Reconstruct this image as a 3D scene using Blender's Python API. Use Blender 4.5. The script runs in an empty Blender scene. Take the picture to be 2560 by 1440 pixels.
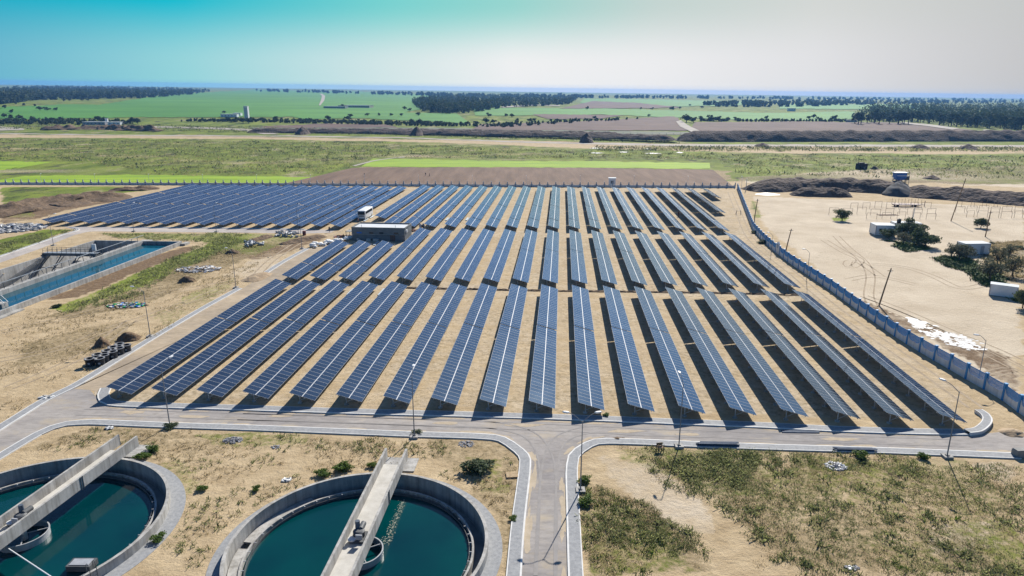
import bpy, bmesh, math, random
import numpy as np
from mathutils import Vector, Matrix

random.seed(7); RNG = np.random.default_rng(7)
scene = bpy.context.scene
COL = scene.collection
rad = math.radians

# ------------------------------------------------------------------ camera
CAM_H, PITCH, FPX = 37.0, 0.2742, 1707.0
cam_d = bpy.data.cameras.new('camera'); cam = bpy.data.objects.new('camera', cam_d); COL.objects.link(cam)
cam_d.sensor_width = 36.0; cam_d.lens = 36.0 * FPX / 2560.0
cam_d.clip_start = 0.5; cam_d.clip_end = 40000
cam.location = (0, 0, CAM_H); cam.rotation_euler = (math.pi / 2 - PITCH, 0, 0)
scene.camera = cam

# ------------------------------------------------------------------ sun and sky
SUN_AZ, SUN_EL = rad(21.6), rad(34.0)            # azimuth east of the +Y axis
SUN_DIR = Vector((math.sin(SUN_AZ) * math.cos(SUN_EL), math.cos(SUN_AZ) * math.cos(SUN_EL), math.sin(SUN_EL)))
sun_d = bpy.data.lights.new('sun', 'SUN'); sun = bpy.data.objects.new('sun', sun_d); COL.objects.link(sun)
sun_d.energy = 5.0; sun_d.angle = rad(0.53); sun_d.color = (1.0, 0.945, 0.85)
sun.rotation_euler = SUN_DIR.to_track_quat('Z', 'Y').to_euler(); sun.location = (60, 120, 150)

world = bpy.data.worlds.new('World'); scene.world = world; world.use_nodes = True
wn = world.node_tree; wn.nodes.clear()
def WN(t): return wn.nodes.new(t)
w_out = WN('ShaderNodeOutputWorld'); w_bg = WN('ShaderNodeBackground')
w_sky = WN('ShaderNodeTexSky'); w_sky.sky_type = 'NISHITA'; w_sky.sun_disc = False
w_sky.sun_elevation = SUN_EL; w_sky.sun_rotation = SUN_AZ
w_sky.air_density = 1.0; w_sky.dust_density = 0.6; w_sky.ozone_density = 2.0
w_tc = WN('ShaderNodeTexCoord')
# low sky: deep teal away from the sun, a bright grey veil of haze towards it; the Nishita sky takes over above
EXPO = 0.58; SKY_STR = 0.055
def lin(c): return tuple((v / 12.92 if v <= 0.04045 else ((v + 0.055) / 1.055) ** 2.4) for v in (q / 255 for q in c))
def sky_ramp(stops):
    r = WN('ShaderNodeValToRGB'); e = r.color_ramp.elements
    e[0].position = stops[0][0]; e[0].color = (*lin(stops[0][1]), 1); e[1].position = stops[-1][0]; e[1].color = (*lin(stops[-1][1]), 1)
    for p_, c_ in stops[1:-1]: q = e.new(p_); q.color = (*lin(c_), 1)
    return r
L = wn.links.new
w_sep = WN('ShaderNodeSeparateXYZ'); L(w_tc.outputs['Generated'], w_sep.inputs[0])
w_az = WN('ShaderNodeMath'); w_az.operation = 'ARCTAN2'; L(w_sep.outputs['X'], w_az.inputs[0]); L(w_sep.outputs['Y'], w_az.inputs[1])
w_map = WN('ShaderNodeMapRange'); w_map.inputs['From Min'].default_value = -math.pi; w_map.inputs['From Max'].default_value = math.pi; L(w_az.outputs[0], w_map.inputs['Value'])
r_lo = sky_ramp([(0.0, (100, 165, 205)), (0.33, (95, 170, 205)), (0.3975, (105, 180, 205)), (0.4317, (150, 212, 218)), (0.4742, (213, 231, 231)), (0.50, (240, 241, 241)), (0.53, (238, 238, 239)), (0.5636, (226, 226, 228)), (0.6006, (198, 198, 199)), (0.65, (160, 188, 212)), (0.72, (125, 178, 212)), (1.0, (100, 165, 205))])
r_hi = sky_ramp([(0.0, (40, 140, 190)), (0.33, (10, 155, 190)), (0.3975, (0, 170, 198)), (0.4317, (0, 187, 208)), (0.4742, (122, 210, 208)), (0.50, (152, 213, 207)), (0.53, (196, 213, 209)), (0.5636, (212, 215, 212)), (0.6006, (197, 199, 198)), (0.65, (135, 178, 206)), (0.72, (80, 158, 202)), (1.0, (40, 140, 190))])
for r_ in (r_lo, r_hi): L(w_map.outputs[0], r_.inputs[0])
def w_range(a, b):
    m = WN('ShaderNodeMapRange'); m.interpolation_type = 'SMOOTHSTEP'; m.inputs['From Min'].default_value = a; m.inputs['From Max'].default_value = b; L(w_sep.outputs['Z'], m.inputs['Value']); return m.outputs[0]
def w_mix(f, a, b, bt='MIX'):
    m = WN('ShaderNodeMix'); m.data_type = 'RGBA'; m.blend_type = bt
    if f is None: m.inputs[0].default_value = 1.0
    else: L(f, m.inputs[0])
    for k, v in ((6, a), (7, b)):
        if isinstance(v, tuple): m.inputs[k].default_value = v
        else: L(v, m.inputs[k])
    return m.outputs[2]
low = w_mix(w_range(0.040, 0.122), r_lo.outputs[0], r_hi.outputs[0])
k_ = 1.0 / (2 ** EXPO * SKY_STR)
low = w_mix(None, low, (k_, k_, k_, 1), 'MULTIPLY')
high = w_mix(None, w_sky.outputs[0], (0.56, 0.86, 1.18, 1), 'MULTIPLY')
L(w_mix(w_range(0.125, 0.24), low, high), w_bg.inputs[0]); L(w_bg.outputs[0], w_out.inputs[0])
w_bg.inputs[1].default_value = SKY_STR

vs = scene.view_settings
vs.view_transform = 'Standard'; vs.look = 'None'; vs.gamma = 1.0; vs.use_curve_mapping = False
vs.exposure = EXPO

# ------------------------------------------------------------------ survey of the place
YAW = 0.0709                       # the site grid is turned a little against the world axes
CY, SY = math.cos(YAW), math.sin(YAW)
def hgt(x, y):                     # height of the land: flat site, rising hill far to the left
    t = np.clip((np.asarray(y, float) - 430) / 900, 0, 1); s = t * t * (3 - 2 * t)
    return s * 0.0132 * np.maximum(0.75 * np.asarray(y, float) - np.asarray(x, float), 0)
_cp, _sp = math.cos(PITCH), math.sin(PITCH)
def ray(px, py):
    u, v = (px - 1280) / FPX, (py - 720) / FPX
    return u, _cp - v * _sp, -_sp - v * _cp
def P(px, py, z=0.0):              # sighted point on a level plane
    d = ray(px, py); t = (z - CAM_H) / d[2]
    return Vector((d[0] * t, d[1] * t, z))
def T(px, py):                     # sighted point on the land
    d = ray(px, py); lo, hi = 20.0, 9100.0 / d[1]
    f = lambda t: CAM_H + d[2] * t - float(hgt(d[0] * t, d[1] * t))
    if f(hi) > 0: lo = hi
    for _ in range(34):
        m = 0.5 * (lo + hi)
        if f(m) > 0: lo = m
        else: hi = m
    x, y = d[0] * hi, d[1] * hi
    return Vector((x, y, float(hgt(x, y))))
def site(gx, gy, z=0.0):           # site grid -> world
    return Vector((gx * CY + gy * SY, -gx * SY + gy * CY, z))

# ------------------------------------------------------------------ value noise
def _hash(ix, iy, seed):
    h = (ix.astype(np.int64) * 374761393 + iy.astype(np.int64) * 668265263 + seed * 982451653) & 0x7fffffff
    h = (h ^ (h >> 13)) * 1274126177 & 0x7fffffff
    return ((h ^ (h >> 16)) & 0xffff) / 65535.0
def vnoise(x, y, seed=0):
    x = np.asarray(x, float); y = np.asarray(y, float)
    ix, iy = np.floor(x), np.floor(y); fx, fy = x - ix, y - iy
    fx = fx * fx * (3 - 2 * fx); fy = fy * fy * (3 - 2 * fy)
    a = _hash(ix, iy, seed); b = _hash(ix + 1, iy, seed); c = _hash(ix, iy + 1, seed); d = _hash(ix + 1, iy + 1, seed)
    return (a * (1 - fx) + b * fx) * (1 - fy) + (c * (1 - fx) + d * fx) * fy
def fbm(x, y, seed=0, oct=4):
    s, a, t = 0, 0.5, 0
    for o in range(oct):
        s = s + a * vnoise(np.asarray(x) * 2 ** o, np.asarray(y) * 2 ** o, seed + o); t += a; a *= 0.5
    return s / t

# ------------------------------------------------------------------ materials
MATS = {}
def mat(name, c1, c2=None, scale=1.0, rough=0.8, bump=0.0, bscale=None, metal=0.0, spec=0.3, island=0.0, stretch=(1, 1, 1), contrast=(0.35, 0.65), bdist=0.05, upn=0.0, transl=0.0, streak=0.0):
    if name in MATS: return MATS[name]
    m = bpy.data.materials.new(name); m.use_nodes = True; nt = m.node_tree; b = nt.nodes['Principled BSDF']
    b.inputs['Roughness'].default_value = rough; b.inputs['Metallic'].default_value = metal
    b.inputs['Specular IOR Level'].default_value = spec
    b.inputs['Base Color'].default_value = (*c1, 1)
    lk = nt.links.new
    pos = nt.nodes.new('ShaderNodeNewGeometry')
    mp = nt.nodes.new('ShaderNodeMapping'); mp.inputs['Scale'].default_value = stretch
    lk(pos.outputs['Position'], mp.inputs['Vector'])
    col = None
    if c2 is not None:
        n = nt.nodes.new('ShaderNodeTexNoise'); n.inputs['Scale'].default_value = scale; n.inputs['Detail'].default_value = 6; n.inputs['Roughness'].default_value = 0.62
        lk(mp.outputs[0], n.inputs['Vector'])
        r = nt.nodes.new('ShaderNodeValToRGB'); r.color_ramp.elements[0].position = contrast[0]; r.color_ramp.elements[1].position = contrast[1]
        r.color_ramp.elements[0].color = (*c1, 1); r.color_ramp.elements[1].color = (*c2, 1)
        lk(n.outputs['Fac'], r.inputs[0]); col = r.outputs[0]
    if streak > 0:                   # rain streaks and damp stains running down the faces
        ms = nt.nodes.new('ShaderNodeMapping'); ms.inputs['Scale'].default_value = (1.6, 1.6, 0.12); lk(pos.outputs['Position'], ms.inputs[0])
        ns = nt.nodes.new('ShaderNodeTexNoise'); ns.inputs['Scale'].default_value = 1.0; ns.inputs['Detail'].default_value = 7; ns.inputs['Roughness'].default_value = 0.7; lk(ms.outputs[0], ns.inputs['Vector'])
        rs = nt.nodes.new('ShaderNodeValToRGB'); rs.color_ramp.elements[0].position = 0.36; rs.color_ramp.elements[1].position = 0.56
        v0 = 1 - streak; rs.color_ramp.elements[0].color = (v0, v0 * .98, v0 * .95, 1); rs.color_ramp.elements[1].color = (1, 1, 1, 1); lk(ns.outputs['Fac'], rs.inputs[0])
        mm = nt.nodes.new('ShaderNodeMix'); mm.data_type = 'RGBA'; mm.blend_type = 'MULTIPLY'; mm.inputs[0].default_value = 1.0; lk(col, mm.inputs[6]); lk(rs.outputs[0], mm.inputs[7]); col = mm.outputs[2]
    if island > 0:
        h = nt.nodes.new('ShaderNodeHueSaturation'); ma = nt.nodes.new('ShaderNodeMapRange')
        ma.inputs['To Min'].default_value = 1 - island; ma.inputs['To Max'].default_value = 1 + island
        lk(pos.outputs['Random Per Island'], ma.inputs['Value']); lk(ma.outputs[0], h.inputs['Value'])
        if col is None: h.inputs['Color'].default_value = (*c1, 1)
        else: lk(col, h.inputs['Color'])
        col = h.outputs[0]
    if col is not None: lk(col, b.inputs['Base Color'])
    if bump > 0:
        n2 = nt.nodes.new('ShaderNodeTexNoise'); n2.inputs['Scale'].default_value = bscale or scale * 3; n2.inputs['Detail'].default_value = 5
        lk(mp.outputs[0], n2.inputs['Vector'])
        bp = nt.nodes.new('ShaderNodeBump'); bp.inputs['Strength'].default_value = bump; bp.inputs['Distance'].default_value = bdist
        lk(n2.outputs['Fac'], bp.inputs['Height']); lk(bp.outputs[0], b.inputs['Normal'])
    if upn > 0:                      # leaves of a low tuft turn to the light in all directions: shade them mostly like a level mat
        nm = nt.nodes.new('ShaderNodeMix'); nm.data_type = 'VECTOR'; nm.inputs[0].default_value = upn
        lk(pos.outputs['Normal'], nm.inputs[4]); nm.inputs[5].default_value = (0, 0, 1)
        nv = nt.nodes.new('ShaderNodeVectorMath'); nv.operation = 'NORMALIZE'; lk(nm.outputs[1], nv.inputs[0]); lk(nv.outputs[0], b.inputs['Normal'])
    if transl > 0:
        td = nt.nodes.new('ShaderNodeBsdfTranslucent'); mx = nt.nodes.new('ShaderNodeMixShader'); mx.inputs[0].default_value = transl
        if col is not None: lk(col, td.inputs['Color'])
        else: td.inputs['Color'].default_value = (*c1, 1)
        lk(b.outputs[0], mx.inputs[1]); lk(td.outputs[0], mx.inputs[2]); lk(mx.outputs[0], nt.nodes['Material Output'].inputs['Surface'])
    MATS[name] = m
    return m

CONC = mat('concrete', (0.33, 0.32, 0.30), (0.48, 0.465, 0.44), 0.55, 0.85, 0.25, 6.0, streak=.38)
CONC_D = mat('concrete_damp', (0.20, 0.195, 0.185), (0.33, 0.32, 0.30), 0.4, 0.8, 0.2, 5.0)
KERB = mat('kerb_stone', (0.56, 0.55, 0.53), (0.70, 0.69, 0.67), 0.8, 0.8)
PAVER = mat('grey_pavers', (0.235, 0.24, 0.25), (0.33, 0.335, 0.34), 3.0, 0.85, 0.3, 8.0)
STEEL = mat('galvanised_steel', (0.42, 0.43, 0.44), (0.52, 0.53, 0.54), 2.0, 0.45, metal=0.4)
DARKSTEEL = mat('dark_steel', (0.07, 0.075, 0.08), (0.13, 0.135, 0.14), 1.0, 0.6)
ALU = mat('aluminium_frame', (0.27, 0.29, 0.32), None, 1, 0.6, metal=0.0, spec=0.25)
WHITE = mat('white_paint', (0.66, 0.67, 0.68), (0.74, 0.75, 0.76), 1.0, 0.5)
BLUE = mat('blue_paint', (0.03, 0.20, 0.46), (0.05, 0.27, 0.56), 0.8, 0.5)
WALLP = mat('wall_render', (0.68, 0.655, 0.64), (0.76, 0.735, 0.72), 0.6, 0.85, 0.15, 6, streak=.2)
BLACKP = mat('black_plastic', (0.014, 0.014, 0.016), (0.025, 0.025, 0.028), 2.0, 0.45)
GREYP = mat('grey_plastic', (0.30, 0.31, 0.33), (0.40, 0.41, 0.43), 2.0, 0.6)
WOOD = mat('weathered_wood', (0.16, 0.10, 0.06), (0.27, 0.19, 0.11), 4.0, 0.85, stretch=(1, 1, 0.2))
PALLETW = mat('pallet_wood', (0.42, 0.30, 0.17), (0.55, 0.42, 0.26), 4.0, 0.85)
SOIL = mat('dug_soil', (0.085, 0.055, 0.033), (0.20, 0.135, 0.082), 0.7, 0.95, 0.9, 1.6, bdist=0.3)
SOILDK = mat('dark_spoil', (0.070, 0.050, 0.040), (0.150, 0.108, 0.085), 0.22, 0.95, 1.0, 0.7, bdist=0.9)
SANDM = mat('heaped_sand', (0.28, 0.20, 0.125), (0.42, 0.32, 0.21), 0.6, 0.95, 0.6, 2.0, bdist=0.2)
BARK = mat('bark', (0.07, 0.055, 0.04), (0.13, 0.10, 0.075), 5, 0.9)
LEAF = mat('olive_leaves', (0.045, 0.070, 0.028), (0.095, 0.125, 0.058), 0.9, 0.75, island=0.35, transl=0.3)
LEAF2 = mat('grey_green_leaves', (0.075, 0.085, 0.050), (0.12, 0.125, 0.08), 0.9, 0.8, island=0.35, transl=0.3)
LEAFB = mat('bright_green_leaves', (0.055, 0.105, 0.012), (0.11, 0.17, 0.022), 1.5, 0.7, island=0.35, transl=0.4)
LEAFF = mat('far_wood_leaves', (0.030, 0.052, 0.024), (0.072, 0.096, 0.045), 0.10, 0.85, island=0.3, transl=0.25)
WEED = mat('weed_leaves', (0.14, 0.165, 0.062), (0.25, 0.265, 0.11), 0.35, 0.85, island=0.4, upn=0.85, transl=0.45)
DRYW = mat('dry_weed_stems', (0.27, 0.215, 0.115), (0.42, 0.34, 0.20), 0.5, 0.9, island=0.35, upn=0.85, transl=0.45)
GLASS_DK = mat('dark_glass', (0.015, 0.018, 0.022), None, 1, 0.08, spec=0.5)
TYRE = mat('tyre_rubber', (0.02, 0.02, 0.02), None, 1, 0.9)
RED = mat('faded_red', (0.22, 0.04, 0.03), (0.30, 0.07, 0.05), 2, 0.7)
YELLOW = mat('yellow_paint', (0.62, 0.36, 0.02), None, 1, 0.5)
BLUEP = mat('blue_plastic', (0.03, 0.16, 0.55), None, 1, 0.5)
GREENP = mat('green_plastic', (0.03, 0.42, 0.10), None, 1, 0.5)
BLDG = mat('grey_facade', (0.16, 0.165, 0.165), (0.21, 0.215, 0.21), 0.7, 0.8)
ROOFM = mat('pale_roof', (0.52, 0.55, 0.57), (0.62, 0.64, 0.66), 0.3, 0.8)

LAMPM = mat('lamp_post_grey', (0.20, 0.205, 0.215), (0.27, 0.275, 0.285), 2.0, 0.6)
# photovoltaic glass: dark cells with fine silver lines under a clear cover
def pv_material():
    m = bpy.data.materials.new('solar_glass'); m.use_nodes = True; nt = m.node_tree; b = nt.nodes['Principled BSDF']
    lk = nt.links.new
    uv = nt.nodes.new('ShaderNodeTexCoord'); mp = nt.nodes.new('ShaderNodeMapping'); mp.inputs['Scale'].default_value = (10, 6, 1)
    lk(uv.outputs['UV'], mp.inputs[0])
    br = nt.nodes.new('ShaderNodeTexBrick'); br.offset = 0.0; br.inputs['Scale'].default_value = 1.0
    br.inputs['Brick Width'].default_value = 1.0; br.inputs['Row Height'].default_value = 1.0; br.inputs['Mortar Size'].default_value = 0.02
    br.inputs['Color1'].default_value = (0.017, 0.024, 0.038, 1); br.inputs['Color2'].default_value = (0.020, 0.029, 0.046, 1); br.inputs['Mortar'].default_value = (0.035, 0.045, 0.075, 1)
    lk(mp.outputs[0], br.inputs['Vector'])
    g = nt.nodes.new('ShaderNodeNewGeometry'); n = nt.nodes.new('ShaderNodeTexNoise'); n.inputs['Scale'].default_value = 0.35; n.inputs['Detail'].default_value = 3
    lk(g.outputs['Position'], n.inputs['Vector'])
    oi = nt.nodes.new('ShaderNodeObjectInfo')
    h = nt.nodes.new('ShaderNodeHueSaturation'); ma = nt.nodes.new('ShaderNodeMapRange'); ma.inputs['To Min'].default_value = 0.75; ma.inputs['To Max'].default_value = 1.35
    ad = nt.nodes.new('ShaderNodeMath'); ad.operation = 'ADD'; fr = nt.nodes.new('ShaderNodeMath'); fr.operation = 'FRACT'
    lk(g.outputs['Random Per Island'], ad.inputs[0]); lk(oi.outputs['Random'], ad.inputs[1]); lk(ad.outputs[0], fr.inputs[0])
    lk(fr.outputs[0], ma.inputs['Value']); lk(ma.outputs[0], h.inputs['Value']); lk(br.outputs['Color'], h.inputs['Color'])
    lk(h.outputs[0], b.inputs['Base Color'])
    b.inputs['Roughness'].default_value = 0.5; b.inputs['Specular IOR Level'].default_value = 0.0
    gl = nt.nodes.new('ShaderNodeBsdfGlossy'); gl.inputs['Color'].default_value = (0.64, 0.81, 0.98, 1)      # blue anti-reflex coat
    r2 = nt.nodes.new('ShaderNodeMapRange'); r2.inputs['To Min'].default_value = 0.06; r2.inputs['To Max'].default_value = 0.13
    lk(n.outputs['Fac'], r2.inputs['Value']); lk(r2.outputs[0], gl.inputs['Roughness'])
    fr2 = nt.nodes.new('ShaderNodeFresnel'); fr2.inputs['IOR'].default_value = 1.85
    mx = nt.nodes.new('ShaderNodeMixShader'); lk(fr2.outputs[0], mx.inputs[0]); lk(b.outputs[0], mx.inputs[1]); lk(gl.outputs[0], mx.inputs[2])
    lk(mx.outputs[0], nt.nodes['Material Output'].inputs['Surface'])
    return m
PV = pv_material()

# water: dark body, faint ripples, sky in it
def water_material(name, deep, shallow, rough=0.06, ripple=0.16):
    m = bpy.data.materials.new(name); m.use_nodes = True; nt = m.node_tree; b = nt.nodes['Principled BSDF']; lk = nt.links.new
    g = nt.nodes.new('ShaderNodeNewGeometry'); n = nt.nodes.new('ShaderNodeTexNoise'); n.inputs['Scale'].default_value = 0.14; n.inputs['Detail'].default_value = 4
    lk(g.outputs['Position'], n.inputs['Vector'])
    r = nt.nodes.new('ShaderNodeValToRGB'); r.color_ramp.elements[0].color = (*deep, 1); r.color_ramp.elements[1].color = (*shallow, 1)
    r.color_ramp.elements[0].position = 0.3; r.color_ramp.elements[1].position = 0.7
    lk(n.outputs['Fac'], r.inputs[0]); lk(r.outputs[0], b.inputs['Base Color'])
    b.inputs['Roughness'].default_value = rough; b.inputs['IOR'].default_value = 1.33; b.inputs['Specular IOR Level'].default_value = 0.5
    n2 = nt.nodes.new('ShaderNodeTexNoise'); n2.inputs['Scale'].default_value = 2.2; n2.inputs['Detail'].default_value = 3
    lk(g.outputs['Position'], n2.inputs['Vector'])
    bp = nt.nodes.new('ShaderNodeBump'); bp.inputs['Strength'].default_value = ripple; bp.inputs['Distance'].default_value = 0.05
    lk(n2.outputs['Fac'], bp.inputs['Height']); lk(bp.outputs[0], b.inputs['Normal'])
    return m
WATER_T = water_material('clarifier_water', (0.000, 0.027, 0.036), (0.000, 0.048, 0.050))
WATER_B = water_material('basin_water', (0.000, 0.055, 0.080), (0.001, 0.070, 0.120))

def ground_material():
    m = bpy.data.materials.new('site_ground'); m.use_nodes = True; nt = m.node_tree; b = nt.nodes['Principled BSDF']; lk = nt.links.new
    b.inputs['Roughness'].default_value = 0.95; b.inputs['Specular IOR Level'].default_value = 0.1
    g = nt.nodes.new('ShaderNodeNewGeometry'); at = nt.nodes.new('ShaderNodeAttribute'); at.attribute_name = 'cover'
    sep = nt.nodes.new('ShaderNodeSeparateColor'); lk(at.outputs['Color'], sep.inputs[0])
    def noise(scale, det=6, st=(1, 1, 1), rg=0.6):
        mp = nt.nodes.new('ShaderNodeMapping'); mp.inputs['Scale'].default_value = st; lk(g.outputs['Position'], mp.inputs[0])
        n = nt.nodes.new('ShaderNodeTexNoise'); n.inputs['Scale'].default_value = scale; n.inputs['Detail'].default_value = det; n.inputs['Roughness'].default_value = rg
        lk(mp.outputs[0], n.inputs['Vector']); return n.outputs['Fac']
    def ramp(fac, a, c, p0=0.35, p1=0.65):
        r = nt.nodes.new('ShaderNodeValToRGB'); r.color_ramp.elements[0].position = p0; r.color_ramp.elements[1].position = p1
        r.color_ramp.elements[0].color = (*a, 1); r.color_ramp.elements[1].color = (*c, 1); lk(fac, r.inputs[0]); return r.outputs[0]
    def mixc(fac, a, c):
        x = nt.nodes.new('ShaderNodeMix'); x.data_type = 'RGBA'; lk(fac, x.inputs[0]); lk(a, x.inputs[6]); lk(c, x.inputs[7]); return x.outputs[2]
    def mask(attr, nz, k):                   # attribute sharpened by noise: ragged real-looking edges
        s = nt.nodes.new('ShaderNodeMath'); s.operation = 'SUBTRACT'; lk(attr, s.inputs[0]); lk(nz, s.inputs[1])
        q = nt.nodes.new('ShaderNodeMath'); q.operation = 'MULTIPLY_ADD'; q.use_clamp = True; lk(s.outputs[0], q.inputs[0]); q.inputs[1].default_value = k; q.inputs[2].default_value = 0.5
        return q.outputs[0]
    sand = ramp(noise(0.22), (0.375, 0.275, 0.155), (0.53, 0.41, 0.255), 0.3, 0.7)
    sand2 = ramp(noise(0.5, 9, (0.6, 1, 1), rg=0.74), (0.25, 0.175, 0.095), (0.61, 0.485, 0.315), 0.30, 0.66)
    half = nt.nodes.new('ShaderNodeValue'); half.outputs[0].default_value = 0.55
    base = mixc(half.outputs[0], sand, sand2)
    nA = noise(0.35, 8, rg=0.7); nB = noise(1.3, 8, rg=0.7); nC = noise(0.10, 6)
    pale = ramp(nC, (0.47, 0.385, 0.28), (0.58, 0.49, 0.37))
    base = mixc(mask(at.outputs['Alpha'], nA, 2.5), base, pale)
    soil = ramp(nB, (0.12, 0.078, 0.046), (0.24, 0.165, 0.10))
    base = mixc(mask(sep.outputs['Blue'], nA, 3.5), base, soil)
    dry = ramp(nB, (0.155, 0.120, 0.058), (0.27, 0.205, 0.115))
    base = mixc(mask(sep.outputs['Green'], nB, 3.0), base, dry)
    grn = ramp(noise(0.045, 10, (1.2, 0.6, 1), 0.74), (0.070, 0.105, 0.018), (0.205, 0.245, 0.038), 0.36, 0.60)
    dk = nt.nodes.new('ShaderNodeMapRange'); dk.inputs['From Min'].default_value = 0.56; dk.inputs['From Max'].default_value = 0.62; lk(noise(0.06, 10, (1.0, 0.5, 1), 0.72), dk.inputs['Value'])
    dkc = nt.nodes.new('ShaderNodeRGB'); dkc.outputs[0].default_value = (0.055, 0.062, 0.026, 1)
    grn = mixc(dk.outputs[0], grn, dkc.outputs[0])
    tan = nt.nodes.new('ShaderNodeMapRange'); tan.inputs['From Min'].default_value = 0.55; tan.inputs['From Max'].default_value = 0.64; lk(noise(0.05, 10, (0.8, 0.5, 1), 0.74), tan.inputs['Value'])
    tanc = nt.nodes.new('ShaderNodeRGB'); tanc.outputs[0].default_value = (0.33, 0.285, 0.165, 1)
    grn = mixc(tan.outputs[0], grn, tanc.outputs[0])
    base = mixc(mask(sep.outputs['Red'], nB, 3.0), base, grn)
    lk(base, b.inputs['Base Color'])
    bn = noise(1.1, 9, rg=0.72)
    bp = nt.nodes.new('ShaderNodeBump'); bp.inputs['Strength'].default_value = 0.75; bp.inputs['Distance'].default_value = 0.30
    lk(bn, bp.inputs['Height']); lk(bp.outputs[0], b.inputs['Normal'])
    return m
GROUND = ground_material()

def road_material(name, a, c, dust, amount):
    m = bpy.data.materials.new(name); m.use_nodes = True; nt = m.node_tree; b = nt.nodes['Principled BSDF']; lk = nt.links.new
    b.inputs['Roughness'].default_value = 0.9; b.inputs['Specular IOR Level'].default_value = 0.2
    g = nt.nodes.new('ShaderNodeNewGeometry')
    def noise(sc, st=(1, 1, 1), det=6):
        mp = nt.nodes.new('ShaderNodeMapping'); mp.inputs['Scale'].default_value = st; lk(g.outputs['Position'], mp.inputs[0])
        n = nt.nodes.new('ShaderNodeTexNoise'); n.inputs['Scale'].default_value = sc; n.inputs['Detail'].default_value = det; n.inputs['Roughness'].default_value = 0.65; lk(mp.outputs[0], n.inputs['Vector']); return n.outputs['Fac']
    def ramp(f, x, y, p0, p1):
        r = nt.nodes.new('ShaderNodeValToRGB'); r.color_ramp.elements[0].position = p0; r.color_ramp.elements[1].position = p1
        r.color_ramp.elements[0].color = x; r.color_ramp.elements[1].color = y; lk(f, r.inputs[0]); return r.outputs[0]
    base = ramp(noise(0.5), (*a, 1), (*c, 1), 0.3, 0.7)
    big = ramp(noise(0.09, (0.5, 1, 1), 8), (0.78, 0.78, 0.80, 1), (1.12, 1.10, 1.06, 1), 0.38, 0.62)
    spk = ramp(noise(2.2, (0.35, 1, 1), 8), (0.82, 0.82, 0.82, 1), (1.05, 1.05, 1.05, 1), 0.35, 0.6)
    for v_ in (big, spk):
        mm = nt.nodes.new('ShaderNodeMix'); mm.data_type = 'RGBA'; mm.blend_type = 'MULTIPLY'; mm.inputs[0].default_value = 1.0; lk(base, mm.inputs[6]); lk(v_, mm.inputs[7]); base = mm.outputs[2]
    f = ramp(noise(0.16, (1, 1.8, 1)), (0, 0, 0, 1), (1, 1, 1, 1), amount, amount + 0.22)
    x = nt.nodes.new('ShaderNodeMix'); x.data_type = 'RGBA'; lk(f, x.inputs[0]); lk(base, x.inputs[6]); x.inputs[7].default_value = (*dust, 1)
    lk(x.outputs[2], b.inputs['Base Color'])
    bp = nt.nodes.new('ShaderNodeBump'); bp.inputs['Strength'].default_value = 0.2; bp.inputs['Distance'].default_value = 0.02
    lk(noise(6), bp.inputs['Height']); lk(bp.outputs[0], b.inputs['Normal'])
    return m
ASPHALT = road_material('dusty_asphalt', (0.295, 0.272, 0.258), (0.36, 0.335, 0.318), (0.44, 0.365, 0.26), 0.54)
DUSTROAD = road_material('sandy_road', (0.36, 0.29, 0.205), (0.46, 0.375, 0.275), (0.33, 0.285, 0.235), 0.58)
TRACK = mat('dirt_track', (0.31, 0.27, 0.225), (0.42, 0.375, 0.32), 0.05, 0.95)

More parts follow.
